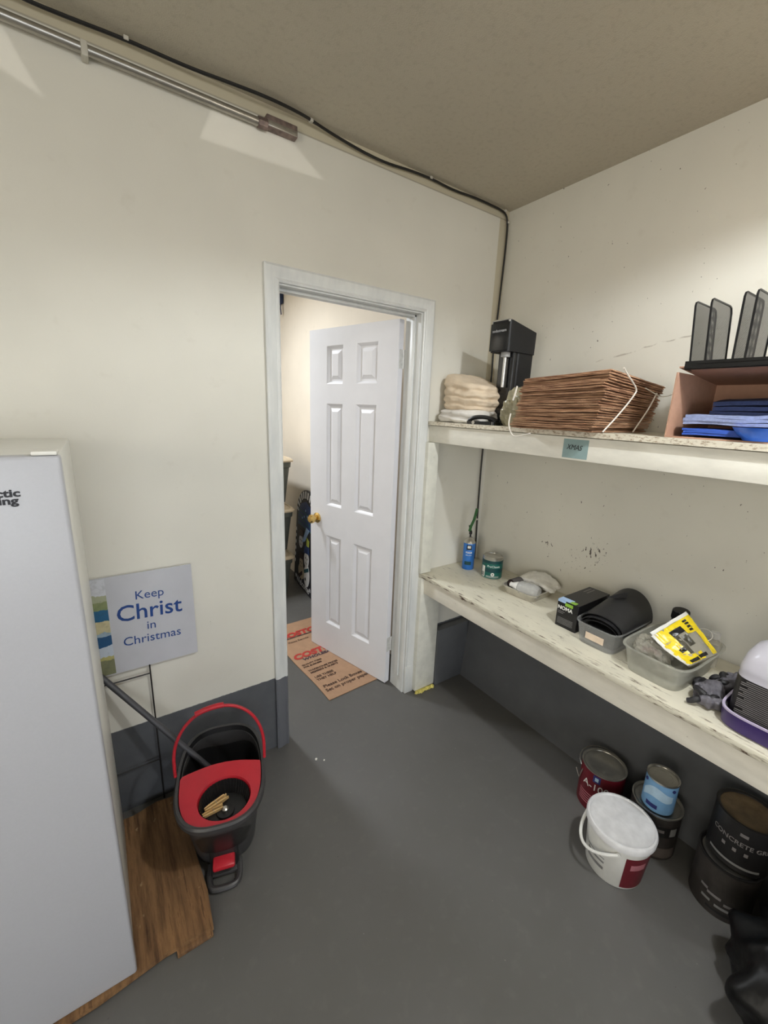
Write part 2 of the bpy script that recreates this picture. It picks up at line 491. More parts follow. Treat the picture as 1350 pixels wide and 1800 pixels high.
kraft_floor = mat('flat kraft cardboard', (166, 132, 104), .8, var=.07, vscale=25)
foam_y = mat('dried yellow foam', (206, 192, 104), .8, var=.25, vscale=50)
chip_w = mat('white chip', (230, 226, 216), .7)
navy_bag = mat('dark navy fabric', (40, 50, 78), .8)
lamp_white = mat('lamp housing white', (230, 230, 226), .5)

# ------------------------------------------------------------------ room shell
H = 2.586; X0, Y0 = -3.7, -5.2; Y1 = 3.3
struct(MB().box((X0-.1, Y0-.1, -.1), (.15, Y1+.1, 0)).build('floor', MW['floor'], smooth=0))
struct(MB().box((X0-.1, Y0-.1, H), (.15, Y1+.1, H+.1)).build('ceiling', MW['ceil'], smooth=0))
OL, OR, OT, WT = -1.245, -.508, 2.05, .115          # rough door opening and wall thickness
wb = MB().box((X0, 0, 0), (OL, WT, H)).box((OR, 0, 0), (0, WT, H)).box((OL, 0, OT), (OR, WT, H))
struct(wb.build('wall_back', MW['back'], smooth=0))
struct(MB().box((0, Y0, 0), (.1, WT, H)).build('wall_right', MW['right'], smooth=0))
# left wall with a window, front wall with a wide garage opening (both behind the photographer)
wl = MB().box((X0-.1, Y0, 0), (X0, -2.9, H)).box((X0-.1, -1.5, 0), (X0, Y1, H)).box((X0-.1, -2.9, 0), (X0, -1.5, .9)).box((X0-.1, -2.9, 2.1), (X0, -1.5, H))
struct(wl.build('wall_left', MW['plain'], smooth=0))
wf = MB().box((X0, Y0-.1, 0), (-3.5, Y0, H)).box((-1.0, Y0-.1, 0), (0, Y0, H)).box((-3.5, Y0-.1, 2.35), (-1.0, Y0, H))
struct(wf.build('wall_front', MW['plain'], smooth=0))
# room beyond the door
struct(MB().box((-.36, WT, 0), (-.26, Y1, H)).build('wall_beyond_right', MW['far'], smooth=0))
struct(MB().box((X0, Y1, 0), (0, Y1+.1, H)).build('wall_beyond_back', MW['far'], smooth=0))
struct(MB().box((-2.3, WT, 0), (-2.2, Y1, H)).build('wall_beyond_left', MW['far'], smooth=0))
# concrete footing along the foot of the two walls under the shelves
fb = MB()
for (p, q) in (((-.112, .0), (-.070, .36)),):
    fb.rings([[(0, y, 0), (p[0], y, p[1]), (q[0], y, q[1]), (q[0]+.012, y, q[1]+.01), (0, y, q[1]+.01)] for y in (0, -2.6)], True, True, True)
struct(fb.build('baseboard_right', MW['grey'], smooth=0))
struct(MB().rbox((-.325, -.055, 0), (-.08, 0, .365), .006).build('baseboard_back', MW['grey']))

# window frame in the left wall, door casing, jambs
wn = MB()
for a, b in (((-2.9, .9), (-2.85, 2.1)), ((-1.55, .9), (-1.5, 2.1)), ((-2.85, .9), (-1.55, .95)), ((-2.85, 2.05), (-1.55, 2.1)), ((-2.22, .95), (-2.18, 2.05))):
    wn.box((X0-.07, a[0], a[1]), (X0-.02, b[0], b[1]))
struct(wn.build('window_1', MW['casing'], smooth=0))

def casing_profile(w):     # (across from inner edge, out from wall)
    return [(0, 0), (0, .012), (.006, .015), (.014, .010), (.020, .013), (.030, .015), (.040, .019), (.050, .020), (w, .016), (w, 0)]
CW = .058; IL, IR, IT = -1.222, -.523, 2.042
cs = MB(); pr = casing_profile(CW)
def casing_run(pf):
    r = []
    for (d, o) in pf: pass
    return r
rings = []
for k in range(4):
    r = []
    for d, o in pr:
        if k == 0: r.append((IL - d, -o, 0))
        elif k == 1: r.append((IL - d, -o, IT + d))
        elif k == 2: r.append((IR + d, -o, IT + d))
        else: r.append((IR + d, -o, 0.17))
    rings.append(r)
cs.rings(rings, False, False, False)
cs.rbox((IR, -.020, 0), (IR+CW, 0, .172), .003)
struct(cs.build('trim_1', MW['casing'], smooth=25))
# jamb lining with stops
JL, JR, JT = -1.222, -.530, 2.036
jb = MB().box((OL, 0, 0), (JL, WT+.002, JT)).box((JR, 0, 0), (OR, WT+.002, JT)).box((OL, 0, JT), (OR, WT+.002, OT))
jb.rbox((JL, .038, 0), (JL+.011, .076, JT), .002).rbox((JR-.011, .038, .09), (JR, .076, JT), .002).rbox((JL, .038, JT-.011), (JR, .076, JT), .002)
struct(jb.build('trim_2', MW['casing'], smooth=25))

# ------------------------------------------------------------------ door leaf (origin at the hinge pin, leaf along -x when shut)
LW, LT = .668, .036
door = struct(thing('door_1', 'white six-panel door', 'door', (-.533, .125, .008), math.radians(-74.5)))
del door['category']; door['label'] = 'white six-panel interior door standing ajar in the doorway'
db = MB()
xs = [0, -.133, -.283, -.387, -.520, -LW]; zs = [0, .203, .808, 1.003, 1.610, 1.720, 1.925, 2.018]
yn, yf = -.004 - LT, -.004
bm = db.bm
for side, y in ((1, yn), (-1, yf)):
    grid = [[bm.verts.new((x, y, z)) for z in zs] for x in xs]
    for i in range(len(xs)-1):
        for j in range(len(zs)-1):
            q = [grid[i][j], grid[i+1][j], grid[i+1][j+1], grid[i][j+1]]
            panel = i in (1, 3) and j in (1, 3, 5)
            if not panel: bm.faces.new(q); continue
            x0, x1, z0, z1 = xs[i+1], xs[i], zs[j], zs[j+1]
            prev = q
            for ins, dep in ((.005, .003), (.015, .014), (.024, .014), (.044, .004)):
                y2 = y + side*dep
                cur = [bm.verts.new(p) for p in ((x1-ins, y2, z0+ins), (x0+ins, y2, z0+ins), (x0+ins, y2, z1-ins), (x1-ins, y2, z1-ins))]
                for k in range(4): bm.faces.new((prev[k], prev[(k+1) % 4], cur[(k+1) % 4], cur[k]))
                prev = cur
            bm.faces.new(prev)
    if side == 1: A = grid
    else:
        n_, m_ = len(xs), len(zs)
        loop = [(i, 0) for i in range(n_)] + [(n_-1, j) for j in range(1, m_)] + [(i, m_-1) for i in range(n_-2, -1, -1)] + [(0, j) for j in range(m_-2, 0, -1)]
        for k in range(len(loop)):
            a, b = loop[k], loop[(k+1) % len(loop)]
            bm.faces.new((A[a[0]][a[1]], A[b[0]][b[1]], grid[b[0]][b[1]], grid[a[0]][a[1]]))
db.build('door_leaf', white_door, door, smooth=20)
kb = MB().lathe([(.033, 0), (.033, .004), (.027, .009), (.012, .012), (.011, .026), (.016, .030), (.026, .036), (.029, .046), (.027, .056), (.018, .064), (.0, .066)], 28,
               M=frame((-.605, yn, .905), (1, 0, 0), (0, 0, 1)), cap1=False)
kb.build('door_knob', brass, door, label='polished brass door knob')
for z in (.215, 1.80):
    hb = MB().lathe([(.0065, 0), (.0065, .09)], 14, c=(0, 0, z-.01)).box((-.036, -.0075, z-.01), (0, -.0035, z+.08)).box((-.001, -.034, z-.01), (.0015, -.002, z+.08)).box((-.0015, -.036, z-.008), (-.0005, -.006, z+.078))
    hb.build('hinge', paint_metal, door)

# ------------------------------------------------------------------ conduit, box, cable on the back wall
cd = thing('conduit', 'long silver metal conduit running high along the wall under the ceiling', 'conduit', (-3.0, -.022, 2.512))
MB().tube([(-.68, 0, 0), (1.735, 0, 0)], .0125, 14).build('pipe', galv, cd)
MB().lathe([(.017, 0), (.017, .03), (.0145, .032)], 8, M=frame((1.712, 0, 0), (0, 1, 0), (0, 0, 1))).build('connector', rusty, cd, smooth=20)
for x in (.42, 1.24):
    MB().rbox((x-.008, -.0145, -.021), (x+.008, .02, .0145), .003).build('pipe_strap', clip_white, cd)
jx = thing('junction_box', 'small stained metal junction box at the end of the conduit', 'junction box', (-1.205, 0, 2.503))
MB().rbox((-.055, -.030, .004), (.055, 0, .040), .003).build('box_body', rusty, jx)
MB().rbox((-.052, -.0335, .006), (.052, -.029, .022), .0015).build('box_cover', galv, jx)
cb = thing('cable', 'black cable clipped along the ceiling edge and down the corner behind the shelves', 'cable', (0, -.012, 2.57))
up = [(-3.6, -.03, .0), (-2.6, -.02, .004), (-1.894, -.012, -.006), (-1.80, -.012, -.004), (-1.657, -.012, .005), (-1.5, -.02, .0), (-1.38, -.035, .0), (-1.26, -.05, -.002), (-1.13, -.03, .006), (-1.05, -.012, .004),
      (-.97, -.008, -.004), (-.86, -.004, -.012), (-.763, -.004, -.014), (-.66, -.004, -.004), (-.531, 0, .004), (-.4, 0, -.004), (-.281, 0, .004), (-.16, 0, .004), (-.05, 0, .002), (-.02, 0, -.03),
      (-.018, 0, -.15), (-.024, 0, -.32), (-.03, 0, -.5), (-.038, 0, -.62), (-.032, 0, -.8), (-.04, 0, -1.0), (-.05, 0, -1.18), (-.046, 0, -1.4), (-.04, 0, -1.6), (-.034, 0, -1.72), (-.034, 0, -1.825)]
MB().tube(up, .0048, 8, smooth_path=2).build('cord', black_cable, cb)
for p in ((-1.657, -.014, .005), (-1.1, -.022, .004), (-.531, -.002, .004), (-.048, -.002, .003), (-.018, 0, -.04), (-.030, 0, -.5), (-.045, 0, -1.58)):
    MB().rbox((p[0]-.007, p[1]-.007, p[2]-.004), (p[0]+.006, p[1]+.010, p[2]+.006), .002).build('cable_clip', clip_white, cb)

# ------------------------------------------------------------------ freezer and the plywood it stands on
pl = thing('plywood_sheet', 'worn brown plywood sheet on the floor under the white freezer', 'plywood', (-2.1, -.33, 0))
poly = [(-.45, -.282), (.10, -.284), (.26, -.268), (.395, -.274), (.402, -.16), (.390, .05), (.396, .20), (.372, .27), (.30, .282), (.22, .262), (.05, .275), (-.45, .27)]
MB().prism(poly, .014, .031).build('board', wood, pl, smooth=0)
MB().rbox((.292, -.283, 0), (.392, -.225, .0138), .002).build('wood_block', wood, pl)
MB().box((-.45, -.26, 0), (.28, -.18, .0138)).build('batten', charcoal_in, pl, smooth=0)
fz = thing('upright_freezer', 'white upright freezer with a plain door at the left edge', 'freezer', (-2.20, -.35, .0315))
FW = .292
MB().rbox((-FW+.003, -.205, .008), (FW-.003, .24, 1.452), .006).build('cabinet', enamel_side, fz)
MB().box((-FW+.012, -.213, .012), (FW-.012, -.204, 1.445)).build('door_gasket', gasket, fz, smooth=0)
MB().rbox((-FW, -.253, .0), (FW, -.213, 1.455), .007, 3).build('freezer_door', enamel, fz)
text('Arctic', .0205, ink_black, fz, frame((FW-.069, -.2537, 1.379), (1, 0, 0), (0, 0, 1)), 'brand_lettering', 'RIGHT', bold=.0007, sx=1.25)
text('King', .0205, ink_black, fz, frame((FW-.074, -.2537, 1.3645), (1, 0, 0), (0, 0, 1)), 'brand_lettering', 'RIGHT', bold=.0007, sx=1.25)
MB().rbox((FW-.045, -.252, 1.4555), (FW-.004, -.20, 1.464), .003).build('top_hinge', enamel_side, fz)
for x in (-.24, .24): MB().lathe([(.016, -.0003), (.016, .009)], 16, c=(x, .18, 0)).build('foot', charcoal_in, fz)

# ------------------------------------------------------------------ yard sign leaning on the wall
ys = thing('yard_sign', 'white yard sign with blue lettering on a wire stake, against the wall beside the freezer', 'sign', (-1.77, -.016, 0))
MB().box((-.42, -.002, .628), (.172, .002, 1.002)).build('sign_panel', sign_white, ys, smooth=0)
pic = band_mat('printed beach picture', [(.690, (120, 122, 92)), (.705, (178, 172, 110)), (.745, (190, 200, 212)), (.785, (30, 78, 120)), (.80, (150, 170, 185)), (.845, (200, 190, 150)), (.885, (30, 90, 128)), (.915, (130, 140, 95)), (.94, (165, 168, 140)), (2, (204, 206, 212))], noisy=.02)
MB().box((-.41, -.0028, .632), (-.104, -.0019, .998)).build('printed_picture', pic, ys, smooth=0)
for s_, sz, x, z, b in (('Keep', .046, .026, .900, .0), ('Christ', .0855, .022, .824, .0008), ('in', .046, .022, .776, .0), ('Christmas', .0475, .023, .726, .0)):
    text(s_, sz, sign_blue, ys, frame((x, -.0026, z), (1, 0, -.035), (.035, 0, 1)), 'lettering', bold=b, sx=.98 if s_ != 'Christ' else .98)
st = MB()
for x in (.002, -.25): st.tube([(x, .002, 0.0), (x, .0, .63)], .0028, 8)
for z in (.594, .20): st.tube([(-.25, -.0045, z), (.002, -.0045, z)], .0026, 8)
st.build('wire_stake', wire_dark, ys)

# ------------------------------------------------------------------ spin mop bucket
BA = math.radians(-15.4)
bk = thing('mop_bucket', 'black and red spin mop bucket on the floor beside the plywood', 'bucket', (-1.6, -.33, 0), BA)
N = 72
def rimz(y): return .305 + .028*max(0, min(1, (y+.02)/.2))
def bsec(a, b, z, cy=0, n=2.7, top=False): return [(x, y, (rimz(y) + z) if top else z) for x, y in supere(a, b, n, N, 0, cy)]
bb = MB()
R = [bsec(.105, .125, .0, .045), bsec(.108, .128, .012, .045), bsec(.122, .168, .17, .022), bsec(.132, .190, .255, .006), bsec(.134, .196, -.022, .005, top=True), bsec(.150, .212, -.02, .005, top=True), bsec(.152, .214, -.004, .005, top=True), bsec(.147, .209, .002, .005, top=True), bsec(.138, .200, .0, .005, top=True)]
bb.rings(R, True, True, False)
bb.build('bucket_body', charcoal, bk)
bi = MB(); bi.rings([bsec(.1395, .2015, -.0005, .005, top=True), bsec(.126, .186, .24, .008), bsec(.112, .150, .10, .03), bsec(.098, .118, .03, .045)], True, False, True)
bi.build('inner_wall', charcoal_in, bk)
# red wringer insert with a round hole
hc = (.012, -.092); hr = .082; ins = MB(); rin, rout, rlip = [], [], []
def inside(x, y):
    if abs(x/.1345)**2.7 + abs((y-.005)/.1965)**2.7 > 1: return False
    return y < .012 + .030*math.cos(min(1, abs(x)/.14)*PI/2)
for j in range(96):
    a = 2*PI*j/96; dx, dy = math.cos(a), math.sin(a)
    t_ = .02
    while inside(hc[0]+dx*t_, hc[1]+dy*t_) and t_ < .5: t_ += .0008
    t_ = max(t_, hr + .010)
    x, y = hc[0]+dx*t_, hc[1]+dy*t_
    zt = .298 + .016*max(0, min(1, (y+.10)/.12)); rlip.append((x, y, zt-.022)); rout.append((x, y, zt))
    rin.append((hc[0]+dx*(hr+.004), hc[1]+dy*(hr+.004), .297)); 
rin2 = [(hc[0]+math.cos(2*PI*j/96)*hr, hc[1]+math.sin(2*PI*j/96)*hr, .284) for j in range(96)]
ins.rings([rlip, rout, rin, rin2]); ins.build('wringer_insert', red_pl, bk, label='red wringer insert', smooth=50)
bs = MB(); rr = []
for (r, z) in ((.0815, .290), (.0805, .280), (.076, .255), (.070, .238), (.03, .234), (.028, .240), (.012, .241)):
    rr.append([(hc[0]+(r - (.0022 if (j % 2 and r > .069) else 0))*math.cos(2*PI*j/96), hc[1]+(r - (.0022 if (j % 2 and r > .069) else 0))*math.sin(2*PI*j/96), z) for j in range(96)])
bs.rings(rr, True, False, True); bs.build('wringer_basket', charcoal_in, bk, smooth=20)
MB().lathe([(.011, .2415), (.011, .249), (.006, .253)], 20, c=(hc[0], hc[1], 0)).build('basket_hub', steel, bk)
bail = [(-.150, .012, .325), (-.151, .014, .36), (-.150, .018, .41), (-.138, .022, .46), (-.108, .026, .515), (-.06, .030, .553), (0, .032, .567), (.06, .030, .556), (.108, .026, .52), (.138, .022, .465), (.150, .018, .41), (.151, .014, .36), (.150, .012, .325)]
MB().tube(bail, .0055, 10, smooth_path=2).build('bail_handle', red_pl, bk, label='red bail handle')
MB().tube([(-.072, .029, .549), (-.04, .0312, .560), (0, .032, .566), (.02, .0318, .5655)], .0095, 12, smooth_path=2).build('handle_grip', red_pl, bk)
pd = MB().rbox((-.046, -.118, .004), (.046, -.075, .150), .008); pd.build('pedal_recess', charcoal_in, bk)
pr_ = MB()
pr_.tube([(-.047, -.095, .02), (-.050, -.14, .016), (-.044, -.168, .014), (-.028, -.178, .014), (.028, -.178, .014), (.044, -.168, .014), (.050, -.14, .016), (.047, -.095, .02)], .0105, 10, smooth_path=2)
pr_.rbox((-.046, -.135, .006), (.046, -.10, .022), .005).build('pedal_frame', charcoal, bk)
MB().rbox((-.036, -.142, .060), (.036, -.098, .082), .007, M=T((0, -.002, .016), rx=.16)).build('foot_pedal', red_pl, bk, label='red foot pedal')
# clothespins in the basket
def clothespin():
    m = MB()
    for s_ in (1, -1):
        m.prism([(-.036, .0015*s_), (.036, .0045*s_), (.036, .0088*s_), (-.02, .0075*s_), (-.036, .0050*s_)][::s_], -.0045, .0045)
    return m
for i, (lx, ly, lz, rz, rx, lab) in enumerate(((-.022, -.068, .2545, .50, .25, 'pale wooden clothespin lying on top of the others in the bucket basket'), (-.030, -.088, .2445, .32, 0, 'pale wooden clothespin lowest in the bucket basket, nearest the pedal'), (-.012, -.060, .2445, .60, .0, 'pale wooden clothespin behind the other two in the bucket basket'))):
    w = bk.matrix_world @ Vector((lx, ly, lz))
    c_ = thing('clothespin', lab, 'clothespin', w, BA + rz, 'clothespins in the mop bucket', rx=rx)
    clothespin().build('wooden_jaws', pale_wood, c_, smooth=0)
    MB().tube([(.004, -.008, .0), (.004, -.008, .0052), (.004, .008, .0052), (.004, .008, 0)], .0009, 6).build('spring', steel, c_)
# mop standing in the bucket, handle against the wall behind the freezer
mp = thing('mop', 'dark grey mop handle leaning from the bucket to the wall behind the freezer', 'mop', (-1.555, -.205, .06))
MB().tube([(0, -.03, .085), (-.375, .168, .60)], .0105, 12).build('handle', mop_grey, mp)
MB().lathe([(.02, .0), (.05, .006), (.055, .03), (.03, .05), (.014, .075)], 24, c=(.01, -.03, .012)).build('mop_head', mop_fibre, mp)

# ------------------------------------------------------------------ shelves
SL = -2.3
us = thing('upper_shelf', 'upper white built-in shelf with a chipboard edge and painted fascia', 'shelf', (0, 0, 1.44))
MB().box((-.456, SL, .090), (-.001, -.001, .108)).build('shelf_board', board_up, us, smooth=0)
MB().rbox((-.441, SL, .006), (-.403, -.001, .0872), .002).build('fascia', fas_up, us)
MB().rbox((-.476, -.042, -.697), (-.405, -.001, .005), .002).build('support_post', post_m, us)
ls = thing('lower_shelf', 'lower built-in shelf with chipped white paint and a worn front fascia', 'shelf', (0, 0, 0))
MB().rbox((-.466, SL, .716), (-.001, -.001, .740), .003).build('shelf_board', board_top, ls)
MB().rbox((-.450, SL, .625), (-.412, -.003, .7128), .002).build('fascia', fas_low, ls)
MB().rbox((-.470, -.046, .012), (-.327, -.001, .715), .003).build('support_post', post_m, ls)
MB().rbox((-.448, -2.02, .002), (-.118, -1.98, .715), .003).build('light_block_panel', post_m, ls)  # unseen panel added to block low daylight from under the shelf
tp = thing('masking_tape', 'piece of faded blue tape with handwriting on the upper shelf fascia', 'tape', (-.4414, -.80, 1.487))
MB().box((-.0007, -.048, -.034), (0, .047, .033)).build('tape_strip', tape_blue, tp, smooth=0)
text('XMAS', .026, ink_black, tp, frame((-.0011, .004, -.004), (0, -1, -.03), (0, -.03, 1)), 'handwriting', shear=.25, sx=.85)
fm = MB()
for k in range(9):
    x = -.46 + .014*k; bmesh.ops.create_icosphere(fm.bm, subdivisions=2, radius=.010 + .004*random.random(), matrix=Matrix.Translation((x, -.052 - .006*random.random(), .006)))
for v in fm.bm.verts:
    v.co += Vector((nz(v.co, 90, 1), nz(v.co, 90, 2), nz(v.co, 90, 3)))*.006; v.co.z = max(0, v.co.z)
tag(fm.build('foam_bead', foam_y), 'dried yellow foam bead at the foot of the shelf post', 'foam')

# --- upper shelf items
ZU = 1.5482
def layered(zs_, depth, seed):
    def f(q):
        k = 1.0
        for b, w in zs_:
            d_ = q.z - (b + .009*nz((q.x*.5, q.y, 0), 14, seed) + .012*q.y/.14)
            k -= depth*math.exp(-(d_/w)**2)
        rg = .0055*(1 - 2*abs(nz((q.x, q.y*.55, q.z*2.2), 19, seed))) + .004*nz((q.x, q.y*.8, q.z*1.4), 34, seed+2)
        n_ = Vector((q.x, q.y*.6, 0)); n_ = n_.normalized() if n_.length > 1e-4 else n_
        q = Vector((q.x*k, q.y*(1 - (1-k)*.6), q.z)) + n_*rg
        return q
    return f
lw = layered(((.030, .006),), .10, 3)
o = crumple((.225, .285, .062), 30, .005, 16, 2, exps=(5, 5, 3), fn=lw); o = o.build('white_towel', cloth_white, smooth=70); o.location = (-.318, -.165, ZU)
tag(o, 'folded white towel under the cream towel on the upper shelf', 'towel')
lc = layered(((.036, .007), (.070, .006), (.105, .009)), .085, 7)
def slump(q):
    q.z *= 1.0 + .20*max(-1, min(1, q.y/.13)) + .04*math.sin(q.y*22 + q.x*9)
    return lc(q)
o = crumple((.20, .285, .152), 40, .005, 16, 5, exps=(4.5, 4.5, 2.8), fn=slump); o = o.build('cream_towel', cloth_cream, smooth=70); o.location = (-.312, -.165, ZU+.052); o.rotation_euler.z = -.04
tag(o, 'rumpled cream towel on top of the white towel beside the door casing', 'towel')

sm = thing('soda_maker', 'tall black countertop soda machine in the corner of the upper shelf', 'soda maker', (-.255, -.325, ZU), 0)
def rrect(x0, x1, y0, y1, r, n=6):
    P = []
    for cx, cy, a in ((x1-r, y1-r, 0), (x0+r, y1-r, PI/2), (x0+r, y0+r, PI), (x1-r, y0+r, 1.5*PI)):
        for k in range(n+1): P.append((cx + r*math.cos(a + k*PI/2/n), cy + r*math.sin(a + k*PI/2/n)))
    return P
MB().prism(rrect(-.10, .10, -.052, .052, .02), 0, .022).build('base', sod_black, sm)
hd = MB(); hd.rings([[(x, y, z) for x, y in rrect(-.098, .092, -.052, .052, .016)] for z in (.312, .314)] + [[(x + (.02 if False else 0), y, z - .035*(max(0, (x+.05))/.14)) for x, y in rrect(-.100, .092, -.053, .053, .016)] for z in (.432, .437)], True, True, True)
hd.build('head', sod_side, sm)
MB().prism(rrect(-.02, .09, -.046, .046, .014), .0225, .3115).build('column', sod_side, sm)
MB().rbox((-.1025, -.050, .316), (-.0985, .050, .428), .0015).build('front_panel', sod_black, sm)
MB().rbox((-.099, -.049, .4285), (-.080, .049, .442), .003).build('silver_trim', silver, sm)
MB().lathe([(.020, .292), (.020, .3118)], 24, c=(-.062, -.012, 0)).build('nozzle_collar', mat('grey plastic', (150, 150, 148), .4), sm)
MB().lathe([(.0075, .165), (.0075, .2918)], 16, c=(-.062, -.012, 0)).build('carbonation_tube', silver, sm)
MB().prism(rrect(-.045, -.0205, -.044, .044, .010), .0225, .3115).build('column_front', sod_black, sm)
text('sodastream', .0165, silver_print, sm, frame((-.1028, 0, .392), (0, -1, 0), (0, 0, 1)), 'brand_lettering')

ob = MB()
def olv(q): q.z += .02*math.sin(q.x*60); return q
o = crumple((.12, .15, .145), 18, .018, 22, 8, exps=(3, 3, 2.2), fn=olv).build('plastic_bag', olive_film, smooth=0); o.location = (-.350, -.475, ZU)
tag(o, 'crinkled olive plastic bag beside the cardboard stack on the upper shelf', 'bag')
bp = thing('black_holder', 'low black plastic holder at the shelf edge in front of the soda machine', 'holder', (-.405, -.335, ZU), .1)
MB().prism(rrect(-.035, .035, -.07, .085, .02), 0, .014).build('tray', sod_black, bp)
MB().tube([(-.02, .075, .014), (-.02, .05, .03), (-.015, 0, .034), (-.01, -.05, .026), (-.01, -.066, .014)], .009, 10, smooth_path=2).build('rail', charcoal_in, bp)
MB().lathe([(.008, .0), (.008, .006)], 14, M=frame((-.0352, .04, .008), (0, 1, 0), (0, 0, 1))).build('bolt', steel, bp)

# stack of flattened boxes: each a folded double sheet
protos = []
for v in range(5):
    m = MB()
    for layer in (0, 1):
        def f(u, w, layer=layer, v=v):
            x = -.192 + .384*u; y = -.163 + .326*w
            jag = .004*nz((u*9, w*9, v*3+layer), 1.7, v+layer*5)
            z = layer*.0032 + .0007*math.sin(w*6 + v) + .0006*math.sin(u*7 + v*2) + .0006*nz((u*4, w*5, 0), 1.5, v) + (.0004*nz((u*6, w*7, 3), 1.5, v) if layer else 0)
            return Vector((x + jag, y + jag*.8 + (.003 if layer and v % 2 else 0), z))
        m.sheet(f, 10, 12, .0021)
    protos.append(m.mesh('flattened_box', 0))
    protos[-1].materials.append(kraft_edge)
NS = 25; pitch = .0070
grp = 'flattened boxes stacked on the upper shelf'
ones = ['bottom', 'second', 'third', 'fourth', 'fifth', 'sixth', 'seventh', 'eighth', 'ninth', 'tenth', 'eleventh', 'twelfth', 'thirteenth', 'fourteenth', 'fifteenth', 'sixteenth']
sheets = []
for k in range(NS):
    if k < 5:
        o = bpy.data.objects.new('flattened_box', protos[k]); col.objects.link(o)
    else:
        o = sheets[random.randrange(5)].copy(); col.objects.link(o)
    sheets.append(o)
    t_ = k/(NS-1)
    o.location = (-.294 + random.uniform(-.007, .006) - (.014 if k < 5 else 0), -.716 - .028*t_ + random.uniform(-.006, .006), ZU + .0012 + k*pitch)
    o.rotation_euler = (-.060*t_, .085*t_, random.uniform(-.010, .010))
    if k == 0: lab = 'bottom sheet of the stack of brown flattened boxes on the upper shelf'
    elif k == NS-1: lab = 'topmost sheet of the stack of brown flattened boxes on the upper shelf'
    elif k < 13: lab = 'brown flattened box, %s from the bottom of the strapped stack' % ones[k]
    else: lab = 'brown flattened box, %s from the top of the strapped stack' % ones[NS-1-k]
    tag(o, lab, 'flattened box', grp)
def strap(pts, lab, r=.0026):
    o = MB().tube(pts, r, 6, smooth_path=2).build('strapping_band', strap_w)
    tag(o, lab, 'strap', 'white bands on the cardboard stack')
strap([(-.455, -.932, 1.752), (-.425, -.930, 1.735), (-.385, -.930, 1.716), (-.346, -.930, 1.692), (-.352, -.9285, 1.678), (-.378, -.926, 1.65), (-.42, -.918, 1.605), (-.468, -.903, 1.552)], 'white strapping band across the near end of the cardboard stack')
strap([(-.215, -.936, 1.688), (-.225, -.934, 1.668), (-.240, -.930, 1.635), (-.262, -.924, 1.60), (-.290, -.914, 1.553)], 'shorter white strapping band farther back on the near end of the cardboard stack')
strap([(-.30, -.934, 1.700), (-.25, -.938, 1.688), (-.20, -.942, 1.676), (-.15, -.944, 1.680), (-.09, -.944, 1.694)], 'thin white strapping end reaching from the stack to the open box', .0016)
strap([(-.496, -.562, 1.703), (-.4985, -.558, 1.675), (-.500, -.552, 1.650)], 'short white strapping piece on the left front of the cardboard stack', .0032)
strap([(-.500, -.548, 1.60), (-.517, -.556, 1.562), (-.519, -.569, 1.536), (-.519, -.585, 1.516), (-.517, -.612, 1.518), (-.515, -.66, 1.532)], 'white strapping end looping below the upper shelf edge under the stack')

# open cardboard box on its side
cbx = thing('cardboard_box', 'open brown cardboard box lying on its side holding blue cloths', 'box', (-.27, -1.30, ZU))
th = .004
MB().box((-.15, .228, 0), (.16, .228+th, .187)).build('side_panel', box_card, cbx, smooth=0)
MB().box((-.15, -.30, 0), (.16, -.30+th, .187)).build('side_panel', box_card, cbx, smooth=0)
MB().box((-.15, -.296, 0), (.16, .228, th)).build('bottom_panel', box_card, cbx, smooth=0)
MB().box((.156, -.296, th), (.16, .228, .186)).build('back_panel', box_card, cbx, smooth=0)
MB().box((-.15, -.296, 0), (.155, .228, th), M=T((0, 0, .184), ry=.10)).build('top_panel', box_card, cbx, smooth=0)
# cloths in the box
def fold_cloth(sx, sy, layers, th_, seed):
    m = MB()
    for k in range(layers):
        def f(u, v, k=k):
            x = (u-.5)*sx + .006*nz((u*3, v*3, k), 1, seed); y = (v-.5)*sy + .008*nz((v*3, u*2, k), 1, seed+3)
            return Vector((x, y, .002 + k*th_*1.12 + .006*(.5 + nz((u*2.2, v*2.6, .3*k), 1, seed)) ))
        m.sheet(f, 10, 14, th_)
    return m
for (nm, m_, loc, sx, sy, ly, thk, seed, rz, ry, lab) in (
    ('folded_cloth', royal, (-.285, -1.225, ZU+.0045), .20, .26, 3, .006, 3, .06, 0, 'royal blue folded cloth at the bottom of the cardboard box'),
    ('folded_cloth', blue_cloth, (-.300, -1.222, ZU+.036), .19, .235, 3, .009, 11, -.05, 0, 'slate blue folded cloth at the front of the cardboard box'),
    ('folded_cloth', navy_cloth, (-.235, -1.235, ZU+.074), .17, .20, 3, .012, 21, .05, -.1, 'dark blue folded cloth on top of the pile in the cardboard box')):
    o = fold_cloth(sx, sy, ly, thk, seed).build(nm, m_, smooth=60); o.location = loc; o.rotation_euler = (0, ry, rz)
    tag(o, lab, 'cloth', 'blue cloths in the cardboard box')
o = MB().lathe([(.034, 0), (.048, .018), (.060, .034), (.062, .034), (.050, .016), (.034, .003)], 36, cap1=True).build('bowl', bowl_blue); o.location = (-.392, -1.285, ZU+.0045)
tag(o, 'bright blue bowl under the cloths at the front of the cardboard box', 'bowl')

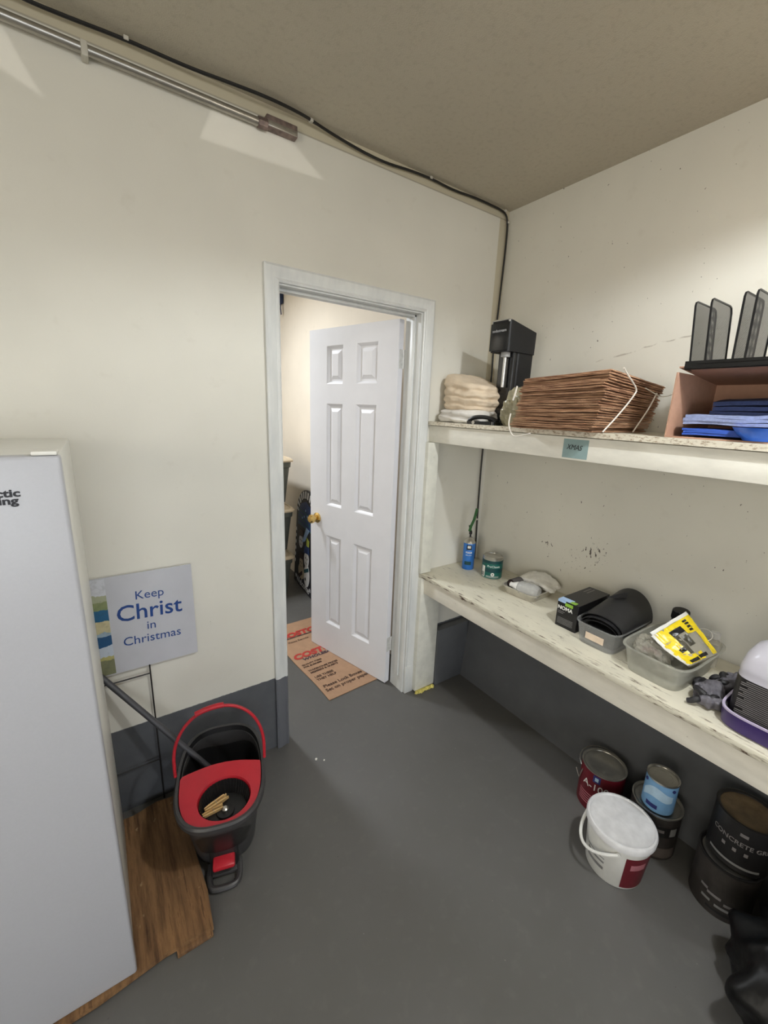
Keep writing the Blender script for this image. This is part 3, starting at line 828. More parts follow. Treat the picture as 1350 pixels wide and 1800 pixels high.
# wire mesh file organiser on top of the box
fo = thing('file_organiser', 'black wire mesh file organiser on top of the cardboard box', 'file organiser', (-.34, -1.22, ZU+.194), 0)
def rod(m, P, r=.0023): m.tube(P, r, 6)
fr = MB()
rod(fr, [(-.07, .135, .002), (.09, .135, .002), (.09, -.16, .002), (-.07, -.16, .002), (-.07, .135, .002)], .003)
rod(fr, [(-.074, .128, .012), (-.078, .10, .014), (-.078, -.14, .014)], .003)
fr.build('base_frame', wire_black, fo)
MB().box((-.072, -.16, .003), (.09, .135, .0045)).box((-.080, -.16, .002), (-.077, .135, .022)).box((.087, -.16, .0046), (.09, .135, .03)).build('tray', wire_black, fo, smooth=0)
for k, (yb, yt, h, d) in enumerate(((.124, .140, .170, .15), (.088, .102, .172, .15), (.026, .030, .176, .15), (.000, .004, .177, .15), (-.05, -.055, .178, .15), (-.10, -.112, .178, .15))):
    def P(u, w, yb=yb, yt=yt, h=h, d=d): # u along depth, w up
        return Vector((-.076 + u*d, yb + (yt-yb)*w, .012 + h*w))
    pf = MB(); rod(pf, [P(0, 0), P(0, .93), P(.03, .98), P(.09, 1), P(.88, 1), P(.96, .98), P(1, .90), P(1, 0)], .0028)
    dv = pf.build('divider', wire_black, fo)
    ms = MB(); N_ = 8; g = [[ms.bm.verts.new(P(.02 + .96*i/N_, .98*j/N_)) for j in range(N_+1)] for i in range(N_+1)]
    for i in range(N_):
        for j in range(N_): ms.bm.faces.new((g[i][j], g[i+1][j], g[i+1][j+1], g[i][j+1]))
    ms.build('mesh_panel', mesh_m, dv, smooth=0)

# --- lower shelf items
ZL = .7402
sc = thing('spray_can', 'blue aerosol can with a green trigger strip, standing in the corner', 'spray can', (-.178, -.098, ZL))
MB().lathe([(.031, 0), (.033, .003), (.033, .150), (.031, .153)], 36).build('can_body', can_blue, sc)
MB().lathe([(.0325, .153), (.031, .158), (.024, .172), (.016, .178), (.014, .184), (.006, .186)], 32).build('dome', steel, sc)
MB().lathe([(.005, .186), (.005, .20), (.009, .203), (.009, .216), (.005, .22)], 16).build('valve', charcoal_in, sc)
MB().tube([(.004, 0, .212), (0, .006, .232), (-.002, .010, .25)], .0055, 8).build('nozzle', charcoal_in, sc)
MB().ribbon([(-.006, .004, .218), (-.005, -.004, .25), (.002, -.014, .285), (.004, -.02, .318), (.006, -.026, .352)], (.5, -.8, .1), .014, .004).build('trigger_strip', green_dk, sc, label='green trigger strip')
a0 = math.atan2(-1.55, -1.67)
arcband(MB(), .0332, a0-.42, a0+.42, .118, .146).build('emblem', can_black, sc)
arcband(MB(), .0336, a0-.26, a0+.26, .127, .141).build('emblem_panel', white_print, sc)
text('FOAM', .013, white_print, sc, wrap=(.0334, a0, .098), bold=.0004)
text('SEALANT', .008, white_print, sc, wrap=(.0334, a0, .084))
arcband(MB(), .0332, a0-.6, a0+.5, .030, .050).build('hazard_band', pc_dark, sc)

def tin(t, r, h, body, lid=steel, ring=steel, lidded=True):
    """paint can: body, rims, recessed lid"""
    MB().lathe([(r*.985, 0), (r, .003), (r, h-.006)], 48, cap1=False).build('can_body', body, t)
    MB().lathe([(r, h-.007), (r*1.02, h-.005), (r*1.02, h), (r*.97, h+.001), (r*.90, h-.002), (r*.89, h-.007)] if lidded else [(r, h-.007), (r*1.02, h-.004), (r*1.01, h), (r*.96, h-.001), (r*.96, h-.01)], 48, cap0=False, cap1=False).build('rim', ring, t)
    if lidded: MB().lathe([(r*.895, h-.009), (r*.89, h-.0055), (r*.60, h-.0055), (r*.57, h-.007), (0.001, h-.007)], 48, cap1=False).build('lid', lid, t)
    else: MB().lathe([(r*.96, h-.009), (r*.955, .01), (.001, .008)], 48, cap0=False, cap1=False).build('inner_wall', charcoal_in, t)
gc = thing('paint_can', 'quart paint can with a green label beside the blue aerosol can', 'paint can', (-.152, -.250, ZL))
tin(gc, .053, .122, steel)
arcband(MB(), .0531, -PI, PI, .006, .104, n=48).build('label', pc_green, gc)
a1 = math.atan2(-1.4, -1.69)
for z0, z1 in ((.088, .1035), (.040, .062)): arcband(MB(), .0537, -PI, PI, z0, z1, .0003, 48).build('label_band', pc_dark, gc)
text('ProClassic', .0165, white_print, gc, wrap=(.0541, a1+.15, .068), shear=.1)
arcband(MB(), .0541, a1-1.15, a1-.72, .010, .070, .0004).build('barcode_panel', white_print, gc)
for k in range(8): arcband(MB(), .0545, a1-1.10+k*.04, a1-1.10+k*.04+(.012 if k % 3 else .024), .014, .036, .0003, 2).build('barcode_bar', ink_black, gc, smooth=0)
MB().lathe([(.0095, 0), (.0095, .0006)], 24, M=frame((.0540*math.cos(a1+.1), .0540*math.sin(a1+.1), .030), (-math.sin(a1+.1), math.cos(a1+.1), 0), (0, 0, 1))).build('emblem', white_print, gc)
MB().lathe([(.0055, 0.0007), (.0055, .0012)], 3, M=frame((.0540*math.cos(a1+.1), .0540*math.sin(a1+.1), .030), (-math.sin(a1+.1), math.cos(a1+.1), 0), (0, 0, 1))).build('emblem_mark', ink_black, gc)
for z in (.018, .012): arcband(MB(), .0541, a1-.55, a1+.75, z, z+.002, .0003).build('fine_print', white_print, gc)

# foil tray with bottle, rag, sandpaper roll
tr = thing('foil_tray', 'shallow foil tray of odds and ends on the lower shelf', 'tray', (-.155, -.492, ZL), .06)
def openbox(t, name, m, a0_, b0_, a1_, b1_, h, thk, n=7, r2=.0, rimw=.006, rimm=None):
    """tapered open container with rounded corners"""
    O = lambda a, b, z: [(x, y, z) for x, y in supere(a, b, n, 64)]
    mb = MB(); mb.rings([O(a0_, b0_, 0), O(a0_*1.01, b0_*1.01, .003), O(a1_, b1_, h), O(a1_+rimw, b1_+rimw, h), O(a1_+rimw, b1_+rimw, h+.003), O(a1_-thk, b1_-thk, h+.003), O(a0_-thk, b0_-thk, thk+.001)], True, True, True)
    return mb.build(name, m, t)
openbox(tr, 'tray_body', foil, .088, .078, .102, .092, .038, .0015, 7)
bt = thing('spray_bottle', 'milky clear bottle with a white cap lying in the foil tray', 'bottle', (-.212, -.520, ZL+.036), 0)
Mb = frame((-.030, .058, .010), (.30, .1, 1), (-.2, .95, 0)) # lying: local z along the bottle
Mb = frame((-.020, .046, .012), (0, 0, 1), (-.97, -.2, 0))
MB().lathe([(.012, 0), (.025, .012), (.033, .024), (.034, .085), (.032, .104), (.024, .115), (.001, .117)], 32, M=Mb, cap1=False).build('bottle_body', milky, bt)
MB().lathe([(.0245, .012), (.0225, .004), (.015, -.012), (.012, -.02), (.012, -.03), (.007, -.033)], 28, M=Mb).build('cap', white_cap, bt)
def ragf(q): q.z = q.z*.55 + .045*max(0, 1 - ((q.y)/.10)**2)*(.6+.4*q.x/.1); return q
o = crumple((.095, .195, .040), 22, .011, 30, 31, fn=ragf).build('rag', rag_white, smooth=60); o.location = (-.098, -.500, ZL+.030); o.rotation_euler = (0, -.1, .15)
tag(o, 'crumpled white rag lying across the back of the foil tray', 'rag')
sr = thing('sandpaper_roll', 'dark grey roll standing in the left end of the foil tray', 'roll', (-.185, -.436, ZL+.0035))
Mr = frame((-.035, 0, .034), (0, 1, 0), (0, 0, 1))
MB().lathe([(.026, .0), (.027, .065), (.024, .065), (.023, 0)], 28, M=Mr, cap0=False, cap1=False).build('outer_wrap', roll_grey, sr)
MB().lathe([(.0225, .002), (.0225, .06)], 24, M=Mr).build('core', roll_brown, sr)

# black carton
nb = thing('carton', 'black carton with white lettering and a green and blue corner behind the clear bin', 'carton', (-.200, -.795, ZL), 0)
MB().rbox((-.118, -.046, 0), (.118, .046, .118), .001, 1).build('carton_body', box_black, nb, smooth=0)
XF = -.1184
MB().box((XF-.0004, .010, .108), (XF, .045, .118)).box((-.118, -.01, .1181), (-.085, .045, .1185)).build('blue_corner', box_lb, nb, smooth=0)
MB().box((XF-.0006, -.022, .098), (XF-.0001, .012, .112)).box((-.118, -.030, .1182), (-.095, -.005, .1187)).build('green_corner', box_gr, nb, smooth=0)
text('NOMA', .0215, white_print, nb, frame((XF-.0004, .010, .078), (0, -1, 0), (0, 0, 1)), 'brand_lettering', bold=.0006)
for z, w in ((.067, .03), (.060, .024)): MB().box((XF-.0004, .040-w, z), (XF, .040, z+.0025)).build('fine_print', fine_print_m, nb, smooth=0)
for k in range(6): MB().box((XF-.0004, -.03, .040-k*.005), (XF, .038, .0412-k*.005)).build('fine_print', pail_grey, nb, smooth=0)
for z in (.03, .045): MB().box((.04, -.02+z, .1182), (.10, -.014+z, .1185)).build('top_print', fine_print_m, nb, smooth=0)

# clear bin with rolled black edging
b1 = thing('clear_bin', 'clear plastic bin with a beige sticker, holding curved black rubber', 'bin', (-.225, -.938, ZL), 0)
openbox(b1, 'bin_body', bin_clear, .128, .072, .140, .086, .084, .0018, 6, rimw=.004)
MB().box((-.1385, -.038, .030), (-.1365, .032, .056), M=T((0, 0, 0), ry=0)).build('sticker', sticker, b1, smooth=0)
rb = thing('rubber_edging', 'bent black rubber sheet bulging out of the clear bin', 'rubber sheet', (-.215, -.938, ZL+.004))
def arcsheet(ry_, rz_, x0, x1, a0_, a1_, cz, th_=.004, seg=28, lift=.34):
    m = MB(); rings = []
    for i in range(seg+1):
        a = a0_ + (a1_-a0_)*i/seg; c, s_ = math.cos(a), math.sin(a)
        P = lambda x, k: (x, (ry_-k)*c, cz + (rz_-k)*s_ + (x-x0)*lift*max(0, s_))
        rings.append([P(x0, 0), P((x0+x1)/2, 0), P(x1, 0), P(x1, th_), P((x0+x1)/2, th_), P(x0, th_)])
    m.rings(rings, True, True, True); return m
arcsheet(.086, .050, -.105, .12, .0, PI, .070, lift=.26).build('outer_sheet', rubber, rb)
arcsheet(.076, .040, -.112, .10, .0, PI, .066, .003, lift=.26).build('inner_sheet', rubber, rb)
arcsheet(.064, .030, -.108, .09, .0, PI, .062, .003, lift=.26).build('inner_sheet', rubber, rb)
MB().prism([(-.02, 0), (.05, 0), (.052, .034), (.04, .032)], -.001, .001, M=frame((.02, .035, .150), (.55, -.8, 0), (0, 0, 1))).build('loose_tab', rubber, rb, smooth=0)
MB().rbox((-.108, -.060, .0), (.108, .060, .060), .006).build('folded_strip', rubber, rb)

# cloudy bin with odds and ends
b2 = thing('cloudy_bin', 'cloudy plastic bin heaped with a yellow packet and bottles', 'bin', (-.238, -1.155, ZL), -.03)
openbox(b2, 'bin_body', bin_cloud, .148, .086, .166, .106, .090, .002, 5.5, rimw=.006)
yb = thing('yellow_packet', 'yellow and clear plastic packet propped in the cloudy bin', 'packet', (-.262, -1.172, ZL+.08), 0)
PA, PB_, PC, PD = (Vector(p) - Vector((-.262, -1.172, ZL+.08)) for p in ((-.335, -1.112, .880), (-.205, -1.162, .950), (-.200, -1.268, .845), (-.350, -1.243, .836)))
pn = (PB_-PA).cross(PD-PA).normalized()
if pn.z < 0: pn = -pn
def pkf(u, v):   # u from the left edge to the right, v from the top edge down
    p = (PA*(1-u) + PB_*u)*(1-v) + (PD*(1-u) + PC*u)*v
    return p + pn*(.016*math.sin(PI*u)*math.sin(PI*v) - .012*math.sin(PI*v)*(1-u) + .0045*nz((u*7, v*7, 1), 1, 4) + .003*nz((u*15, v*13, 1), 1, 6))
def patch(u0, u1, v0, v1, m_, name, off=.0012, n=10, th_=.0006):
    mb = MB()
    def f(i, j): return pkf(u0+(u1-u0)*i, v0+(v1-v0)*j) + pn*off
    mb.sheet(f, n, n, th_); return mb.build(name, m_, yb, smooth=60)
patch(0, 1, 0, 1, bag_clear, 'bag_film', 0)
patch(0, 1, 0, 1, mat('grey packet contents', (150, 146, 132), .5, var=.3, vscale=40), 'packet_contents', -.010, 10, .004)
patch(.0, .30, .06, .98, yellow_bag, 'yellow_panel', .0012, 12)
patch(.62, .98, .04, .42, yellow_bag, 'yellow_panel', .0014); patch(.86, .99, .42, .98, yellow_bag, 'yellow_panel', .0014)
patch(.30, .62, .06, .18, yellow_bag, 'yellow_panel', .0014); patch(.30, .60, .82, .98, yellow_bag, 'yellow_panel', .0014)
patch(.0, .98, -.03, .05, white_print, 'white_edge', .002); patch(-.04, .03, .05, .98, white_print, 'white_edge', .0016)
patch(.30, .62, .19, .34, box_black, 'black_panel', .0018); patch(.30, .40, .34, .80, mat('smoky window film', (96, 92, 78), .15, clear=.3), 'window_film', .0018); patch(.44, .60, .40, .66, mat('dark packet contents', (74, 72, 62), .4, var=.4, vscale=50), 'contents', .0014)
patch(.16, .30, .60, .70, box_black, 'black_panel', .0026); patch(.12, .40, .90, .97, box_black, 'black_panel', .0026); patch(.44, .70, .88, .95, box_black, 'black_panel', .0026)
for k in range(4): patch(.74, .84, .10+k*.075, .15+k*.075, box_black, 'black_lettering_bar', .0026, 3)
bc = thing('black_capped_bottle', 'bottle with a wide black ribbed cap at the back of the cloudy bin', 'bottle', (-.118, -1.122, ZL+.020), 0, ry=-.10)
MB().lathe([(.030, 0), (.031, .10), (.024, .128)], 28).build('bottle_body', charcoal_in, bc)
cp = MB(); cp.rings([[((r + (.0012 if j % 2 else 0))*math.cos(2*PI*j/60), (r + (.0012 if j % 2 else 0))*math.sin(2*PI*j/60), z) for j in range(60)] for r, z in ((.027, .128), (.028, .130), (.026, .160), (.023, .163))], True, True, True)
cp.build('cap', sod_side, bc)
cbt = thing('clear_bottle', 'small clear bottle with a clear cap at the right of the cloudy bin', 'bottle', (-.150, -1.236, ZL+.030), 0, ry=.05)
MB().lathe([(.024, 0), (.025, .07), (.024, .085), (.012, .096), (.012, .10)], 28).build('bottle_body', bag_clear, cbt)
MB().lathe([(.0155, .10), (.0155, .120), (.013, .122)], 24).build('cap', milky, cbt)
ct = MB(); ct.tube([(.022*math.cos(a), .022*math.sin(a)*.9, 0) for a in [2*PI*i/28 for i in range(29)]], .0012, 6)
o = ct.build('plastic_loop', rag_white); o.matrix_world = frame((-.186, -1.218, ZL+.146), (.35, -1, 0), (.4, .1, 1))
tag(o, 'thin white plastic loop standing above the yellow packet', 'loop')
o = MB().tube([(-.02, .012, 0), (0, 0, .004), (.02, -.012, 0)], .006, 8).build('amber_toggle', amber); o.location = (-.196, -1.212, ZL+.120); o.rotation_euler = (.2, .5, .3)
tag(o, 'small amber plastic piece at the right edge of the yellow packet', 'clip')
o = crumple((.11, .11, .055), 12, .016, 30, 41, exps=(3, 3, 2.2)).build('crumpled_wrapper', bag_clear, smooth=0); o.location = (-.30, -1.115, ZL+.045)
tag(o, 'crumpled clear wrapper at the left front of the cloudy bin', 'wrapper')
o = MB().tube([(-.028, 0, 0), (0, .006, .004), (.03, 0, 0)], .009, 12).build('red_tube', dk_red); o.location = (-.335, -1.125, ZL+.078); o.rotation_euler = (.1, .2, -1.0)
tag(o, 'dark red glossy tube in the wrapper beside the yellow packet', 'tube')
o = MB().lathe([(.012, 0), (.016, .01), (.016, .02), (.007, .024), (.007, .05)], 16).build('metal_fitting', steel); o.location = (-.235, -1.098, ZL+.070); o.rotation_euler = (0, 1.1, .4)
tag(o, 'shiny metal fitting at the far left of the cloudy bin', 'fitting')
o = crumple((.22, .13, .05), 12, .014, 20, 43).build('packing_rag', mat('grey green rag', (150, 150, 138), .9, var=.2, vscale=30), smooth=60); o.location = (-.235, -1.155, ZL+.006)
tag(o, 'grey rag filling the bottom of the cloudy bin', 'rag')

# work gloves
def glove(name, loc, rz, lab, seed, fl=1.):
    g_ = thing(name, lab, 'glove', loc, rz, 'crumpled gloves beside the jug')
    rnd = random.Random(seed)
    def gf(q):
        q.z += .010*math.sin(q.x*75 + q.y*30) * min(1, q.z/.02); return q
    crumple((.115, .070, .046), 22, .012, 34, seed, exps=(2.6, 2.6, 2.2), fn=gf).build('glove_body', glove_grey, g_, smooth=60)
    f_ = MB()
    for k in range(4):
        y = -.030 + .018*k + rnd.uniform(-.004, .004); a = rnd.uniform(-.9, .9); L = rnd.uniform(.026, .042)*fl; z0 = rnd.uniform(.018, .034)
        x0 = -.034 + rnd.uniform(-.008, .010)
        P_ = [(x0, y, z0), (x0 - L*.6, y + L*.4*math.sin(a), z0 + .010), (x0 - L*.9*math.cos(a), y + L*.8*math.sin(a), z0*.6 + .004), (x0 - L*.5, y + L*1.1*math.sin(a), .0100)]
        f_.tube(P_, lambda t: .0102*(1 - .22*t), 10, smooth_path=2)
    f_.tube([(.0, .032, .030), (-.014, .040, .038), (-.030, .030, .042), (-.036, .016, .036)], .0095, 10, smooth_path=2)
    f_.build('fingers', glove_black, g_, label='black coated fingers')
    crumple((.045, .078, .036), 12, .008, 40, seed+2, exps=(2.4, 2.4, 2.2)).build('cuff', glove_black, g_, smooth=60).location = (.062, .004, 0)
    return g_
glove('work_glove', (-.330, -1.305, ZL), .35, 'crumpled grey and black glove at the shelf front beside the jug', 51)
glove('work_glove', (-.195, -1.335, ZL), -.5, 'grey work glove lying behind the front glove beside the bin', 57)

# jug in its purple tray
pt = thing('purple_tray', 'cut-down purple container under the clear jug on the shelf', 'tray', (-.335, -1.462, ZL), 0)
O = lambda a, b, z, n=4: [(x, y, z) for x, y in supere(a, b, n, 64)]
m = MB(); m.rings([O(.088, .103, 0), O(.096, .111, .006), O(.099, .115, .052), O(.094, .110, .052), O(.090, .106, .007)], True, True, True); m.build('tray_body', purple, pt)
m = MB(); m.rings([O(.0992, .1152, .050), O(.0995, .1155, .0555), O(.0935, .1095, .0555), O(.0938, .1098, .050)], True, False, False); m.build('cut_rim', purple_rim, pt, label='pale cut rim')
jg = thing('jug', 'clear milky jug with a black label and white cap standing in the purple tray', 'jug', (-.322, -1.440, ZL+.0075), 0)
O2 = lambda a, z, n=4.: [(x, y, z) for x, y in supere(a, a*1.04, n, 64)]
m = MB(); m.rings([O2(.070, 0), O2(.076, .008), O2(.077, .15), O2(.076, .158), O2(.0775, .166), O2(.077, .178, 3.6), O2(.071, .208, 3.0), O2(.058, .236, 2.5), O2(.036, .254, 2.1), O2(.022, .262, 2), O2(.0205, .268, 2)], True, True, True); m.build('jug_body', jug_m, jg)
MB().lathe([(.022, .262), (.026, .263), (.026, .272), (.023, .273)], 28).build('neck_ring', white_cap, jg)
cp = MB(); cp.rings([[((r + (.0008 if j % 2 else 0))*math.cos(2*PI*j/48), (r + (.0008 if j % 2 else 0))*math.sin(2*PI*j/48), z) for j in range(48)] for r, z in ((.0225, .2735), (.0225, .290), (.020, .293))], True, True, True); cp.build('cap', white_cap, jg)
MB().tube([(.05, 0, .222), (.078, 0, .224), (.090, 0, .20), (.088, 0, .16), (.075, 0, .140)], .011, 12, smooth_path=2).build('jug_handle', jug_m, jg)
m = MB(); m.rings([O2(.0772, .028), O2(.0778, .028), O2(.0778, .146), O2(.0772, .146)], True, False, False); m.build('label', label_dk, jg)
fp = MB(); n_ = 0
rnd = random.Random(3)
for k in range(19):
    z = .140 - k*.0058
    y0 = -.055 + rnd.uniform(0, .008); y1 = .060 - rnd.uniform(0, .02)*(k % 3 == 0)
    xx = -.0784
    fp.box((xx-.0004, y0, z), (xx+.001, y1, z+.0018))
fp.build('fine_print', fine_print_m, jg, smooth=0)
MB().lathe([(.014, 0), (.014, .0012)], 24, M=frame((-.0784, -.062, .108), (0, -1, 0), (0, 0, 1))).build('emblem', mat('rose emblem', (196, 70, 84), .5), jg)
MB().prism([(-.012, 0), (.0, .006), (.012, 0), (0, -.006)], 0, .0018, M=frame((-.0784, -.062, .108), (0, -1, 0), (0, 0, 1))).build('emblem_mark', white_print, jg)

# --- cans under the lower shelf
mc = thing('paint_can', 'maroon gallon paint can with a steel lid on the floor under the shelf', 'paint can', (-.228, -1.008, 0), 0)
tin(mc, .083, .192, maroon)
a2 = math.atan2(-.64, -1.62)
text('A-100', .042, white_print, mc, wrap=(.0834, a2-.22, .112))
arcband(MB(), .0832, a2-.36, a2-.02, .150, .182).build('emblem', navy_logo, mc)
arcband(MB(), .0838, a2-.27, a2-.11, .158, .174).build('emblem_mark', pale_blue, mc)
for k in range(5): arcband(MB(), .0832, a2-1.0, a2+.5, .075-k*.011, .0785-k*.011).build('fine_print', pink_print, mc)
MB().tube([(.0835*math.cos(a2+2.2), .0835*math.sin(a2+2.2), .165), (.10*math.cos(a2-1.5), .10*math.sin(a2-1.5), .12), (.088*math.cos(a2-1.2), .088*math.sin(a2-1.2), .10)][::1][1:] + [(.0845*math.cos(a2-1.05), .0845*math.sin(a2-1.05), .155)], .0022, 8).build('ear', steel, mc)
bh = [(.086*math.cos(a2+PI/2+.35), .086*math.sin(a2+PI/2+.35), .165)]
for i in range(1, 12):
    t_ = i/12; aa = a2 + PI/2 + .35 + t_*PI*1.0; rr_ = .088 + .016*math.sin(PI*t_)
    bh.append((rr_*math.cos(aa), rr_*math.sin(aa), .165 + .02*math.sin(PI*t_)))
bh.append((.086*math.cos(a2+PI*1.5+.35), .086*math.sin(a2+PI*1.5+.35), .165))
MB().tube(bh, .0018, 6).build('bail', steel, mc)

wp = thing('pail', 'white plastic pail with a lid and maroon label on the floor', 'pail', (-.432, -1.178, 0), 0)
MB().lathe([(.088, 0), (.091, .004), (.104, .155), (.1045, .175)], 56).build('pail_body', pail_white, wp)
MB().lathe([(.1065, .176), (.1125, .178), (.1135, .196), (.110, .202), (.104, .203), (.101, .198), (.001, .1975)], 56, cap1=False).build('lid', lid_white, wp)
a3 = math.atan2(-.47, -1.42)
def cone_band(R0, R1, a_, b_, z0, z1, m_, nm):
    mb = MB(); rings = []
    f = lambda z: R0 + (R1-R0)*z/.155
    for i in range(17):
        a = a_ + (b_-a_)*i/16; c, s_ = math.cos(a), math.sin(a)
        rings.append([(f(z)*c*k, f(z)*s_*k, z) for z, k in ((z0, 1.002), (z0, 1.008), (z1, 1.008), (z1, 1.002))])
    mb.rings(rings, True, True, True); return mb.build(nm, m_, wp)
cone_band(.091, .104, a3+.36, a3+1.7, .012, .152, maroon, 'label')
cone_band(.0915, .1045, a3+.55, a3+1.1, .10, .125, pink_print, 'label_print')
for z0, z1 in ((.046, .058), (.075, .083), (.095, .098)): cone_band(.091, .104, a3-.95, a3-.25, z0, z1, pail_grey, 'printed_bar')
pb = []
for i in range(25):
    t_ = i/24; aa = a3 - 1.75 + t_*1.85
    pb.append((.1085*math.cos(aa) + math.cos(a3-.85)*.022*math.sin(PI*t_), .1085*math.sin(aa) + math.sin(a3-.85)*.022*math.sin(PI*t_), .158 - .050*math.sin(PI*t_)))
MB().tube(pb, .0056, 8).build('bail_handle', pail_white, wp)
e = pb[-1]; MB().lathe([(.008, 0), (.008, .006)], 16, M=frame((e[0]*.965, e[1]*.965, e[2]), (-e[1], e[0], 0), (0, 0, 1))).build('handle_ear', pail_white, wp)

dc = thing('paint_can', 'dark gallon can on the floor under the small blue can', 'paint can', (-.218, -1.208, 0), 0)
tin(dc, .083, .190, can_dark)
a4 = math.atan2(-.44, -1.63)
arcband(MB(), .0832, a4-.2, a4+1.2, .105, .150).build('label_band', can_black, dc); arcband(MB(), .0838, a4+.1, a4+.5, .125, .137).build('label_print', fine_print_m, dc); arcband(MB(), .0838, a4+.75, a4+1.05, .112, .146).build('label_patch', pail_grey, dc)
arcband(MB(), .0832, a4-.2, a4+1.2, .012, .055).build('label_band', mat('brown grey label', (92, 84, 80), .5), dc)
bq = thing('paint_can', 'small sky-blue can stacked on a dark can under the shelf', 'paint can', (-.238, -1.214, .1915), .3)
tin(bq, .052, .128, sky_label)
a5 = math.atan2(-.43, -1.61) - .3
m = MB(); rings = []
for i in range(25):
    t_ = i/24; a = a5 - 1.1 + 2.0*t_; zz = .038 + .030*t_ + .012*math.sin(t_*5); hh = .020 + .022*math.sin(PI*min(1, t_*.8 + .12))
    rings.append([(r_*math.cos(a), r_*math.sin(a), z_) for r_, z_ in ((.0521, zz), (.0528, zz), (.0528, zz+hh), (.0521, zz+hh))])
m.rings(rings, True, True, True); m.build('brush_swirl', pale_blue, bq)
arcband(MB(), .0522, a5-.7, a5+.05, .014, .030).build('label_band', navy_logo, bq)
for s_ in (-1.0, .85): MB().lathe([(.006, 0), (.006, .003)], 12, M=frame((.0522*math.cos(a5+s_), .0522*math.sin(a5+s_), .108), (-math.sin(a5+s_), math.cos(a5+s_), 0), (0, 0, 1))).build('ear', navy_logo, bq)

kc = thing('paint_can', 'black gallon can on the floor at the right, below the tan-lidded can', 'paint can', (-.232, -1.440, 0), 0)
tin(kc, .085, .190, can_dark, ring=can_black)
a6 = math.atan2(-.21, -1.61)
for k, (u0, u1, z, m_) in enumerate(((-.35, .1, .072, fine_print_m), (.2, .5, .060, fine_print_m), (-.5, -.2, .045, pail_grey), (-.05, .4, .040, pail_grey), (-.3, .5, .020, can_black), (-.6, -.35, .082, fine_print_m))):
    arcband(MB(), .0852, a6+u0, a6+u1, z, z+.009).build('label_print', m_, kc)
cgc = thing('paint_can', 'black can with white lettering and tan lid, stacked at the right', 'paint can', (-.206, -1.448, .1915), 0)
tin(cgc, .084, .175, can_black, lid=can_tan, ring=can_black)
a7 = math.atan2(-.20, -1.64)
text('CONCRETE GRIP', .022, fine_print_m, cgc, wrap=(.0844, a7+.05, .098), bold=.0003)
for k in range(3): arcband(MB(), .0842, a7-.5+k*.35, a7-.38+k*.35, .068, .080).build('label_mark', fine_print_m, cgc)
arcband(MB(), .0842, a7-.9, a7+.8, .018, .026).build('label_band', pail_grey, cgc); arcband(MB(), .0842, a7-.05, a7+.2, .135, .146).build('label_mark', fine_print_m, cgc)

# bin bag
def bagf(q):
    r = math.hypot(q.x, q.y)
    a = math.atan2(q.y, q.x)
    k = 1 + .07*math.sin(a*7 + q.z*18) + .05*math.sin(a*13 - q.z*25)
    k *= 1 - .55*max(0, (q.z-.16)/.2)
    return Vector((q.x*k, q.y*k, q.z))
o = crumple((.42, .40, .32), 26, .03, 9, 61, exps=(2.6, 2.6, 2.4), fn=bagf).build('bin_bag', bag_black, smooth=60); o.location = (-.44, -1.735, 0)
tag(o, 'black plastic bin bag on the floor at the bottom right', 'bin bag')

# floor chips
for i, (x, y, s_, lab) in enumerate(((-1.154, -.172, .006, 'larger white chip on the grey floor in front of the doorway'), (-1.125, -.196, .004, 'smaller white chip on the grey floor in front of the doorway'))):
    m = MB(); m.prism([(-s_, -.4*s_), (.2*s_, -s_), (s_, .1*s_), (.1*s_, .8*s_), (-.7*s_, .5*s_)], 0, s_*.8); o = m.build('paint_chip', chip_w, smooth=0); o.location = (x, y, 0)
    tag(o, lab, 'chip', 'chips on the floor')

# ------------------------------------------------------------------ beyond the door
fc = thing('flattened_box_mat', 'flattened warehouse-club cardboard on the floor through the doorway', 'cardboard', (-.92, .155, .0), .06)
def fcf(u, v): return Vector((.42*u + .004*math.sin(v*9), .90*v, .001 + .003*max(0, math.sin(v*14+u*2))*v))
MB().sheet(lambda u, v: fcf(u, v), 6, 24, .004).build('card_panel', kraft_floor, fc)
zc = .0085
X_, Y_ = (1, 0, 0), (0, 1, 0)
text('COSTCO', .078, costco_red, fc, frame((.010, .445, zc), X_, Y_), 'box_lettering', 'LEFT', bold=.004, shear=.18, sx=1.05)
text('WHOLESALE', .034, costco_blue, fc, frame((.055, .412, zc), X_, Y_), 'box_lettering', 'LEFT', bold=.0012, sx=1.25, shear=.1)
text('COSTCO', .078, costco_red, fc, frame((.030, .715, zc), X_, Y_), 'box_lettering', 'LEFT', bold=.004, shear=.18, sx=1.05)
MB().box((.035, .700, zc), (.37, .706, zc+.0004)).build('print_rule', costco_blue, fc, smooth=0)
text('Please Recycle', .026, box_ink, fc, frame((.06, .645, zc), X_, Y_), 'box_lettering', 'LEFT')
for y, s_, sz, x in ((.365, 'QUALITY ITEMS', .020, .02), (.340, 'FOR BUSINESS', .020, .02), (.292, 'WAREHOUSE PRICES', .022, .03), (.268, 'MEMBERS & GUESTS', .022, .03), (.212, 'USE THESE', .027, .03), (.182, 'THEY HELP', .027, .03), (.105, 'Please Lock Boxes Back', .036, .03), (.066, 'Set on proper paper recycle', .036, .025)):
    text(s_, sz, box_ink, fc, frame((x, y, zc - .002), X_, Y_), 'box_lettering', 'LEFT', bold=.0006)

